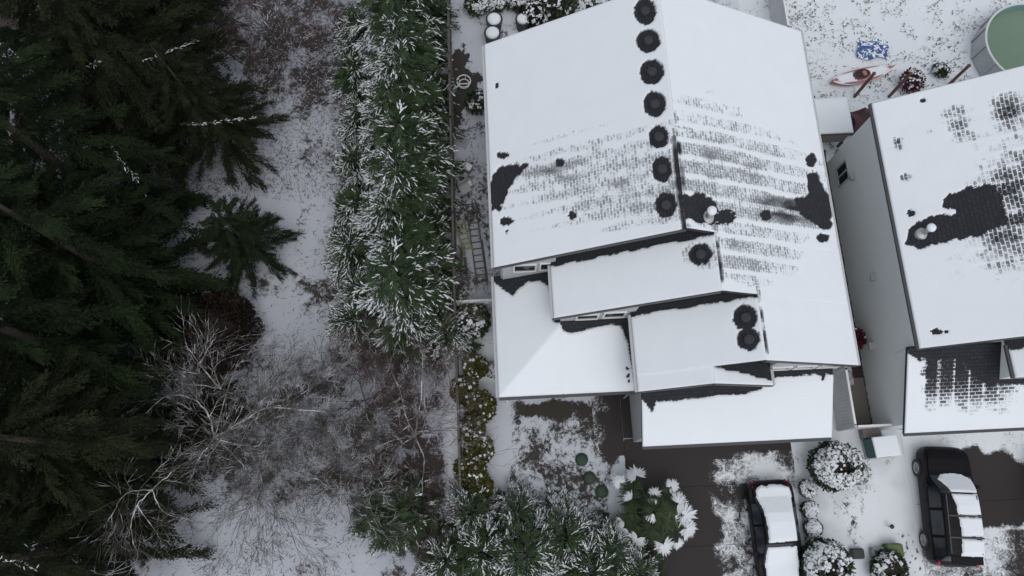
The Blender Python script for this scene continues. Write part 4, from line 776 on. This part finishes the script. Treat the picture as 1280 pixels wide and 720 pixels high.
# undergrowth: twigs and dead stems nobody could count
rg = np.random.default_rng(77); n = 90000
ux = rg.uniform(200, 450, n); uy = rg.uniform(-10, 720, n); dens = np.clip(.25+1.1*(fbm(ux*.02, uy*.02)-.35), .05, 1); dens *= np.where(uy < 250, 1.2, np.where((uy > 240) & (uy < 445) & (ux > 320), .16, np.where(uy > 630, .25, .6))); keep = rg.random(n) < dens
P = np.array([at(a, b)[:] for a, b in zip(ux[keep], uy[keep])]); n = len(P); P[:, 2] = rg.uniform(0, .45, n); an = rg.uniform(0, 6.28, n)
D = np.stack([np.cos(an), np.sin(an), rg.normal(.2, .5, n)], 1); v, f = cards(P, D, rg.uniform(.06, .34, n), rg.uniform(.012, .035, n), rg.normal(0, .5, (n, 3))+np.array([0, 0, 1.]))
m, n_, l_, b_ = nodes('undergrowth'); g_ = n_.new('ShaderNodeNewGeometry'); cr = n_.new('ShaderNodeValToRGB'); l_.new(g_.outputs['Random Per Island'], cr.inputs[0])
cr.color_ramp.interpolation = 'CONSTANT'; els = cr.color_ramp.elements; els[0].color = (.03, .022, .02, 1); els[1].position = .35; els[1].color = (.06, .042, .04, 1)
for pos, c in ((.5, (.03, .035, .02, 1)), (.58, (.09, .065, .06, 1)), (.66, (.42, .44, .49, 1))): e_ = els.new(pos); e_.color = c
l_.new(cr.outputs[0], b_.inputs['Base Color']); b_.inputs['Roughness'].default_value = .9; M['under'] = m
o = npmesh('undergrowth', v, f, 'under'); tag(o, 'tangle of dead twigs and brambles over the forest floor', 'undergrowth'); o['kind'] = 'stuff'
# grass tips and seedlings poking through back-yard snow
n = 5200; gxx = np.concatenate([rg.uniform(13.6, 30, n//2), rg.uniform(15, 24, n-n//2)]); gyy = rg.uniform(17.8, 27, n); k = fbm(gxx*1.4, gyy*1.4) > .45; k &= ~((np.hypot(gxx-pc.x, gyy-pc.y) < 2.4)); P = np.stack([gxx, gyy, gxx*0], 1)[k]; n = len(P); an = rg.uniform(0, 6.28, n)
v, f = cards(P, np.stack([np.cos(an), np.sin(an), rg.uniform(.1, .9, n)], 1), rg.uniform(.06, .24, n), rg.uniform(.02, .05, n), rg.normal(0, .5, (n, 3))+np.array([0, 0, 1.]))
o = npmesh('grass', v, f, 'shrub'); tag(o, 'tufts of grass poking through the back-yard snow', 'grass'); o['kind'] = 'stuff'

def shrub(name, label, loc, r, h, seed, mats=('shrub', 'leafsnow'), n=1800, snow=.5, leaf=.09, group=None, top=0.25, cat='shrub'):
    rng = np.random.default_rng(seed); t = thing(name, label, cat, loc, 0, group); d = rng.normal(0, 1, (n, 3)); d[:, 2] = np.abs(d[:, 2])*1.0-.25; d /= np.linalg.norm(d, axis=1)[:, None]
    lump = 1+.22*(fbm(d[:, 0]*2.5+seed, d[:, 1]*2.5+d[:, 2]*2)-.47)*2; s = (1-.45*rng.random(n)**2.2)*lump; rho = np.hypot(d[:, 0], d[:, 1])+1e-6; rn_ = rho**(.45 if cat == 'shrub' and name == 'round_shrub' else .75); P = np.stack([d[:, 0]/rho*rn_*r*.97, d[:, 1]/rho*rn_*r*.97, np.sign(d[:, 2])*np.abs(d[:, 2])**.85*h*.5], 1)*s[:, None]; P[:, 2] += h*.5
    P[:, 2] = np.maximum(P[:, 2], .03); D = d*.6+rng.normal(0, .6, (n, 3)); Ln = leaf*rng.uniform(.6, 1.4, n); N = d+rng.normal(0, .5, (n, 3))
    v, f = cards(P, D, Ln*1.4, Ln, N); c = npmesh('foliage', v, f, mats[0], t)
    MB().lathe([(r*.5, .02), (r*.8*.9, h*.35), (r*.72, h*.62), (r*.4, h*.82), (.01, h*.86)], 12).build('stems', 'darktwig', t, 60)
    pk = (d[:, 2] > top) & (rng.random(n) < snow) & (fbm(P[:, 0]*3.5+seed, P[:, 1]*3.5) > .40)
    if pk.any():
        v, f = cards(P[pk]+d[pk]*.03+np.array([0, 0, .02]), np.cross(rng.normal(0, 1, (pk.sum(), 3)), d[pk]), Ln[pk]*1.9, Ln[pk]*1.7, d[pk]+np.array([0, 0, .6])); npmesh('snow_clumps', v, f, mats[1], c)
    return t
def G(a, b, z): p = at(a, b, z); p.z = 0; return p
shrub('round_shrub', 'large clipped round shrub with snow cap beside the black car, near garage corner', G(1049, 582, 1.6), .98, 2.05, 1, n=6500, snow=.8, leaf=.085, top=.34, group='clipped round shrubs by the driveway')
shrub('round_shrub', 'large clipped round shrub with thick snow at bottom edge beside black car', G(1038, 708, 1.6), .98, 2.0, 2, n=5200, snow=1.0, leaf=.085, group='clipped round shrubs by the driveway', top=.32)
shrub('round_shrub', 'dark round shrub with lace of snow at bottom edge below mossy pot', G(1113, 712, .6), .72, .9, 3, n=3000, snow=.3, group='clipped round shrubs by the driveway')
for k, (a, b, r, sn, lab) in enumerate([(1011, 611, .34, .6, 'small round shrub touching the large one near garage, lightly snowed'), (1014, 637, .33, .95, 'small round shrub with smooth snow cap, upper of middle pair by black car'), (1018, 660, .36, .95, 'small round shrub with smooth snow cap, lower of middle pair by black car'), (1022, 683, .32, .6, 'small round shrub touching the large one at bottom edge')]):
    s_ = shrub('small_shrub', lab, G(a, b, .55), r, .72, 10+k, n=1300, snow=sn, leaf=.06, top=.4, group='small round shrubs beside the black car')
    if sn > .9: MB().lathe([(r*.60, .55), (r*.70, .62), (r*.6, .70), (r*.35, .75), (.01, .77)], 18, (.05, 0, 0)).build('snow_cap', 'snow', s_, 60)
for k, (a, b) in enumerate([(594, 458), (580, 487), (600, 508), (590, 535), (598, 562), (588, 588), (600, 608)]):
    shrub('olive_shrub', f'rounded olive-green shrub with snow flecks by front path, {NUM[k]} from the house end', G(a, b, .7), .52+.07*(k % 3), 1.15+.1*(k % 2), 20+k, ('olive', 'leafsnow'), 2800, .05, .085, 'olive shrubs along the front path')
shrub('leafy_shrub', 'dark leafy shrub with snow specks below the side gate', G(588, 400, .7), .8, 1.3, 31, ('hedge', 'leafsnow'), 2600, .12, .11)
shrub('brown_shrub', 'large dark brown shrub at forest edge beside snowy clearing', G(266, 412, 1.2), 1.9, 1.7, 32, ('brownleaf', 'leafsnow'), 8000, .0, .10)
shrub('snowy_bush', 'small snow-topped bush hugging the porch corner', G(615, 462, .2), .3, .4, 33, ('shrub', 'leafsnow'), 500, .4, .08)
for k, (a, b, r, h, mt, sn, lab) in enumerate([(668, 18, .75, 1.0, 'brownleaf', .2, 'straggly brown bush beside single dark planter behind the house'), (695, 3, 1.1, 1.3, 'shrub', .1, 'dark green bush with little snow at top edge behind the house'), (711, 6, .4, .6, 'shrub', .9, 'small round snowy bush at top edge behind house, left of pair'), (730, 7, .6, .7, 'shrub', .9, 'larger round snowy bush at top edge behind house, right of pair'), (750, 4, .4, .6, 'shrub', .8, 'snowy bush at top edge touching the roof outline'), (597, 5, .6, .8, 'hedge', .35, 'green bush with snow streaks at top edge by dark fence'), (620, 2, .5, .8, 'shrub', .4, 'small dark bush at top edge above the paired planters'), (648, 0, .6, .9, 'shrub', .3, 'dark bush at top edge above the single planter'), (596, 128, .55, .8, 'shrub', .1, 'dark green shrub against house wall near white hoop'), (863, -6, .9, 1., 'shrub', .4, 'bush at top edge right of the roof peak')]):
    shrub('garden_bush', lab, G(a, b, h*.5), r, h, 40+k, (mt, 'leafsnow'), int(1300*r+500), sn, .1, 'bushes in the back garden')
for k, (a, b, r, lab) in enumerate([(1015, 130, .3, 'green weed clump beside roof edge, left of the shed'), (1022, 152, .28, 'green weed clump at near corner of shed')]): shrub('weed_clump', lab, G(a, b, .2), r, .4, 60+k, ('shrub', 'leafsnow'), 420, .3, .09)
shrub('maroon_shrub', 'bare maroon shrub behind second post at the neighbouring roof edge', G(1140, 102, .4), .6, .8, 62, ('maroon', 'leafsnow'), 900, .25, .07)
shrub('maroon_shrub', 'maroon climbing shrub in passage against neighbouring wall', Vector((15.35, 6.2, 0)), .55, 1.6, 63, ('maroon', 'leafsnow'), 1600, .05, .08)
shrub('pine_seedling', 'dark weedy plant in the snow between post and pool', G(1176, 88, .2), .35, .4, 64, ('shrub', 'leafsnow'), 380, .2, .09)

# fan palm
pp = G(814, 640, 1.2); palm = thing('fan_palm', 'fan palm with snow-laden fronds between front garden and bare driveway', 'palm', pp); palm.scale = (1.22,)*3; MB().lathe([(.16, 0), (.13, .8), (.15, 1.2), (.02, 1.3)], 10).build('trunk', 'bark', palm, 50)
rg = np.random.default_rng(9)
def frond(az, reach, zt, R0, tilt):
    base = np.array([0, 0, 1.15]); hub = np.array([math.cos(az)*reach, math.sin(az)*reach, zt]); out = np.array([math.cos(az), math.sin(az), -tilt]); out /= np.linalg.norm(out); side = np.array([-math.sin(az), math.cos(az), 0]); up = np.cross(out, side)
    n = 46; th = np.linspace(-2.3, 2.3, n)+rg.normal(0, .03, n); D = np.cos(th)[:, None]*out+np.sin(th)[:, None]*side+up*.0; D[:, 2] -= .22*rg.random(n)
    Ln = R0*(.72+.28*np.cos(th*.6))*rg.uniform(.85, 1.05, n); return base, hub, D, Ln, up
snowf = [(108, 1.3, 1.), (134, 1.42, .7), (46, 1.12, .7), (14, .98, 1.1), (-8, 1.12, 1.15), (-27, 1.3, 1.), (-74, 1.12, .95), (-52, 1.32, .6), (205, 1.12, .75), (236, 1.0, .9), (75, .6, .6), (-15, .45, .55)]
gr_n = 0
for k in range(30):
    snowy = k < len(snowf)
    if snowy: az, re = R_(snowf[k][0]), snowf[k][1]; zt = 1.25-.25*re; R0 = .52*snowf[k][2]
    else: az, re = k*2.4, (.06 if k > 26 else rg.uniform(.2, 1.0)); zt = 1.55-.6*re; R0 = .5+.14*rg.random()
    base, hub, D, Ln, up = frond(az, re, zt, R0, rg.uniform(.2, .8)); n = len(D)
    v, f = cards(np.repeat(hub[None], n, 0), D, Ln*rg.uniform(.8, 1.1, n), Ln*.07, np.repeat(up[None], n, 0)+rg.normal(0, .25, (n, 3))); fr = npmesh('frond', v, f, 'palm', palm); st = MB().tube(base, hub, .018, .012, 5).build('stalk', 'palm', fr)
    if snowy:
        v, f = cards(np.repeat(hub[None], n, 0)+np.array([0, 0, .025]), D+np.array([0, 0, .04]), Ln*rg.uniform(.6, 1.0, n), Ln*.15, np.repeat(up[None], n, 0)); npmesh('snow_clumps', v, f, 'leafsnow', fr)
        for dz_, wl_ in ((.045, .8), (.06, .55)): v, f = cards(np.repeat(hub[None], n, 0)+np.array([0, 0, dz_]), D+rg.normal(0, .10, (n, 3)), Ln*wl_*rg.uniform(.7, 1.1, n), Ln*.13, np.repeat(up[None], n, 0)); npmesh('snow_clumps', v, f, 'leafsnow', fr)
    elif k % 3 == 1:
        v, f = cards(np.repeat(hub[None], n, 0)[12:30]+np.array([0, 0, .02]), D[12:30]+np.array([0, 0, .04]), Ln[12:30]*.6, Ln[12:30]*.085, np.repeat(up[None], n, 0)[12:30]); npmesh('snow_clumps', v, f, 'leafsnow', fr)

# ================================================================== SMALL THINGS IN THE GARDENS
for (a, b, lab) in ((727, 574.5, 'round green lid in patchy lawn, nearest to house of the three'), (737, 597.5, 'round green lid in patchy lawn, middle one of three'), (752, 614.5, 'round green lid in patchy lawn, nearest to snowy fan palm')):
    t = thing('septic_lid', lab, 'lid', at(a, b), 0, 'round green lids in the lawn'); MB().lathe([(.27, 0), (.27, .06), (.25, .08), (.1, .095), (.01, .095)], 26).build('cover', 'lid', t, 40)
    MB().lathe([(.285, 0), (.285, .045), (.275, .05)], 26, cap=False).build('ring', 'black', t)
for (a, b, lab) in ((648, 529, 'small dark bollard light at the top of snowy path'), (640, 599, 'small dark bollard light at the bottom of snowy path')):
    t = thing('path_light', lab, 'lamp', at(a, b), 0, 'bollard lights along the front path'); MB().tube((0, 0, 0), (0, 0, .35), .04, n=10).build('stem', 'darktrim', t); MB().lathe([(.11, .35), (.12, .38), (.05, .44), (.01, .45)], 14).build('cap', 'darktrim', t, 40)
def planter(name, label, loc, r, h, mat, group, square=False, snow=True):
    t = thing(name, label, 'planter', loc, 0, group)
    if square: MB().box((-r, -r*.8, 0), (r, r*.8, h)).build('pot', mat, t, None, .04)
    else: MB().lathe([(r*.82, 0), (r, h*.9), (r*1.04, h), (r*.9, h), (r*.88, h*.9), (.01, h*.88)], 22).build('pot', mat, t, 40)
    if snow: MB().lathe([(r*.8, h*.95), (r*.82, h+.04), (r*.7, h+.1), (r*.4, h+.14), (.01, h+.15)], 22).build('snow_cap', 'snow', t, 60)
    return t
for a, b, lab in ((618, 35, 'dark round planter heaped with snow behind house, upper of stacked pair'), (616, 52, 'dark round planter heaped with snow behind house, touching the roof edge'), (653, 35, 'dark round planter heaped with snow beside straggly brown bush')): planter('round_planter', lab, at(a, b), .36 if a > 640 else .42, .75, 'frostpot', 'dark planters behind the house')
planter('stone_pot', 'small dark grey pot with dusting of snow, leftmost of the row at bottom', G(1072, 692, .2), .26, .3, 'frostpot', 'pots in a row beside the path', True, False)
planter('stone_pot', 'pale grey pot with dusting of snow, middle of the row at bottom', G(1097, 691, .2), .28, .38, 'greypot', 'pots in a row beside the path', True, False)
planter('stone_pot', 'mossy green pot, rightmost of the row at bottom', G(1117, 688, .3), .34, .5, 'greenpot', 'pots in a row beside the path', True, False)
t = thing('garden_lamp', 'small dark globe on stake in the snow beside footprints', 'lamp', G(1113, 658, .2)); MB().tube((0, 0, 0), (0, 0, .3), .02).build('stake', 'darktrim', t); MB().lathe([(.01, .24), (.07, .27), (.1, .34), (.07, .41), (.01, .44)], 14).build('globe', 'darktrim', t, 60)
p = G(1106, 558, .9); t = thing('utility_cabinet', 'teal utility cabinet with thick snow on lid in front of grey gate', 'cabinet', p, R_(4)); MB().box((-.50, -.40, .08), (.50, .40, .95)).build('body', 'teal', t, None, .03); MB().box((-.55, -.45, 0), (.55, .45, .08)).build('base', 'greypot', t); MB().box((-.53, -.43, .95), (.53, .43, 1.0)).build('lid', 'teal', t, None, .015)
snow_grid('snow_cover', [(-.53, .53, -.43, .43)], lambda x, y: x*0+1.0, lambda X, Y, x, y: X*0+1.1, 'snow', t, .06, .07)
p = G(1090, 541, .4); t = thing('wooden_crate', 'low brown wooden crate between grey gate and teal cabinet', 'crate', p)
for k in range(5): MB().box((-.4, -.2+.085*k, .0), (.4, -.2+.085*k+.075, .42)).build('slat', 'tan', t)
p = Vector((14.98, 4.62, 0)); t = thing('heat_pump', 'grey outdoor heat pump with snow dusting in passage behind the fence', 'heat pump', p); MB().box((-.22, -.42, .1), (.22, .42, .85)).build('casing', 'plastic', t, None, .02); MB().lathe([(.18, .851), (.2, .87), (.17, .872)], 20, cap=False).build('fan_grille', 'darktrim', t)
for y in (-.32, .32): MB().box((-.24, y-.04, 0), (.24, y+.04, .1)).build('foot', 'black', t)
v_ = MB().prism([(15.35, 2.55), (16.02, 2.55), (16.02, 4.6), (15.3, 4.6)], .0, .03); struct(v_.build('gravel_strip', 'gravel'))
# side-yard clutter: ladders, chair, hoop, crates, boards
def ladder(label, p, q, w_, mat, nr, z):
    p = Vector(p); q = Vector(q); d = q-p; L = d.length; t = thing('ladder', label, 'ladder', (p.x, p.y, z), math.atan2(d.y, d.x)-math.pi/2, 'ladders lying in the side yard')
    for s in (-1, 1): MB().box((s*w_/2-.03, 0, 0), (s*w_/2+.03, L, .08)).build('rail', mat, t)
    for k in range(nr): MB().box((-w_/2+.03, .2+(L-.4)*k/(nr-1)-.025, .02), (w_/2-.03, .2+(L-.4)*k/(nr-1)+.025, .06)).build('rung', mat, t)
    return t
ladder('long dark wooden ladder lying along the side yard by house wall', at(603, 358), at(588, 252), .46, 'oldwood', 13, .12)
ladder('shorter yellow-green ladder lying partly under clutter beside dark fence', at(586, 318), at(574, 278), .40, 'yellow', 6, .22)
def heap_board(label, a, b, w_, z): tag(MB().bar(at(*a)+Vector((0, 0, z)), at(*b)+Vector((0, 0, z)), w_, .035).build('loose_board', 'oldwood'), label, 'board', 'loose boards in the side yard')
heap_board('weathered board lying against dark fence beside side gate', (575, 355), (577, 310), .16, .05); heap_board('weathered board lying slantwise across side yard end', (584, 352), (581, 322), .14, .1); heap_board('narrow board lying against the house wall beside long ladder', (609, 352), (602, 300), .1, .05)
t = thing('patio_chair', 'grey plastic patio chair tipped over beside ladders', 'chair', at(582, 240)+Vector((0, 0, .02)), .5); MB().box((-.25, -.25, .4), (.25, .25, .44)).build('seat', 'plastic', t, None, .015); MB().box((-.25, .22, .44), (.25, .26, .85)).build('backrest', 'plastic', t, None, .015)
for x in (-.22, .22):
    for y in (-.22, .22): MB().tube((x, y, 0), (x*.95, y*.95, .4), .02, n=6).build('leg', 'plastic', t)
t = thing('plastic_crate', 'grey plastic crate with snow inside at end of long ladder', 'crate', at(583, 233), .3)
for (a0, a1) in (((-.3, -.2, 0), (.3, -.17, .3)), ((-.3, .17, 0), (.3, .2, .3)), ((-.3, -.17, 0), (-.27, .17, .3)), ((.27, -.17, 0), (.3, .17, .3))): MB().box(a0, a1).build('side', 'plastic', t)
MB().box((-.27, -.17, .02), (.27, .17, .16)).build('snow_fill', 'snow', t)
t = thing('laundry_rack', 'small grey slatted rack lying on slush beside dark fence', 'rack', at(578, 178), -.5)
for k in range(6): MB().box((-.3, -.25+.09*k, .05), (.3, -.25+.09*k+.05, .09)).build('slat', 'galv', t)
for x in (-.28, .28): MB().box((x-.03, -.28, 0), (x+.03, .3, .049)).build('rail', 'galv', t)
t = thing('storage_bin', 'grey storage bin with snow on lid among the side-yard clutter', 'bin', at(586, 214), .25); MB().lathe([(.2, 0), (.25, .5), (.27, .52)], 4, cap=True).build('tub', 'greypot', t, None, .02); MB().lathe([(.22, .525), (.1, .55), (.01, .555)], 4).build('snow_cap', 'leafsnow', t)
t = thing('white_hoop', 'white plastic hoop basket standing on dark bed by the fence', 'basket', at(580, 105)); N = 24
for (rr_, zz, nm) in ((.34, .28, 'rim'), (.26, .02, 'base_ring')):
    mb = MB()
    for k in range(N): a0, a1 = 2*math.pi*k/N, 2*math.pi*(k+1)/N; mb.tube((rr_*math.cos(a0), rr_*math.sin(a0), zz), (rr_*math.cos(a1), rr_*math.sin(a1), zz), .03, n=6)
    mb.build(nm, 'white', t)
for k in range(5): a0 = 2*math.pi*k/5; MB().tube((.26*math.cos(a0), .26*math.sin(a0), .02), (.34*math.cos(a0), .34*math.sin(a0), .28), .02, n=6).build('spoke', 'white', t)
MB().bar((-.26, 0, .02), (.26, 0, .02), .05).build('crosspiece', 'white', t)

# ================================================================== LIGHT, WORLD, CAMERA
w_ = bpy.data.worlds.new('World'); bpy.context.scene.world = w_; w_.use_nodes = True; nt = w_.node_tree; bg = nt.nodes['Background']
sky = nt.nodes.new('ShaderNodeTexSky'); sky.sky_type = 'NISHITA'; sky.sun_disc = False; EL, AZ = 68., 165.
sky.sun_elevation = R_(EL); sky.sun_rotation = R_(AZ); sky.air_density = 1.; sky.dust_density = 3.; sky.ozone_density = 1.
hs = nt.nodes.new('ShaderNodeHueSaturation'); hs.inputs['Saturation'].default_value = .38; nt.links.new(sky.outputs[0], hs.inputs['Color']); nt.links.new(hs.outputs[0], bg.inputs[0]); bg.inputs[1].default_value = .15
sl = bpy.data.lights.new('overcast_sun', 'SUN'); sl.energy = .5; sl.angle = R_(100); sl.color = (1., .97, .94); so = bpy.data.objects.new('overcast_sun', sl); C.objects.link(so)
dv = Vector((math.sin(R_(AZ))*math.cos(R_(EL)), math.cos(R_(AZ))*math.cos(R_(EL)), math.sin(R_(EL)))); so.rotation_euler = dv.to_track_quat('Z', 'Y').to_euler()
cd = bpy.data.cameras.new('camera'); co_ = bpy.data.objects.new('camera', cd); C.objects.link(co_); cd.sensor_width = 36; cd.lens = FPX*36/1280; cd.clip_end = 2000; cd.clip_start = .1
mw = Matrix.Identity(4)
for i_ in range(3): mw[i_][0] = RT[i_]; mw[i_][1] = UP[i_]; mw[i_][2] = -FW[i_]; mw[i_][3] = CAM[i_]
co_.matrix_world = mw
sc = bpy.context.scene; sc.camera = co_; sc.view_settings.view_transform = 'Standard'; sc.view_settings.look = 'None'; sc.view_settings.gamma = 1; sc.view_settings.use_curve_mapping = False; sc.view_settings.exposure = -.04
sc.cycles.max_bounces = 6; sc.cycles.diffuse_bounces = 3
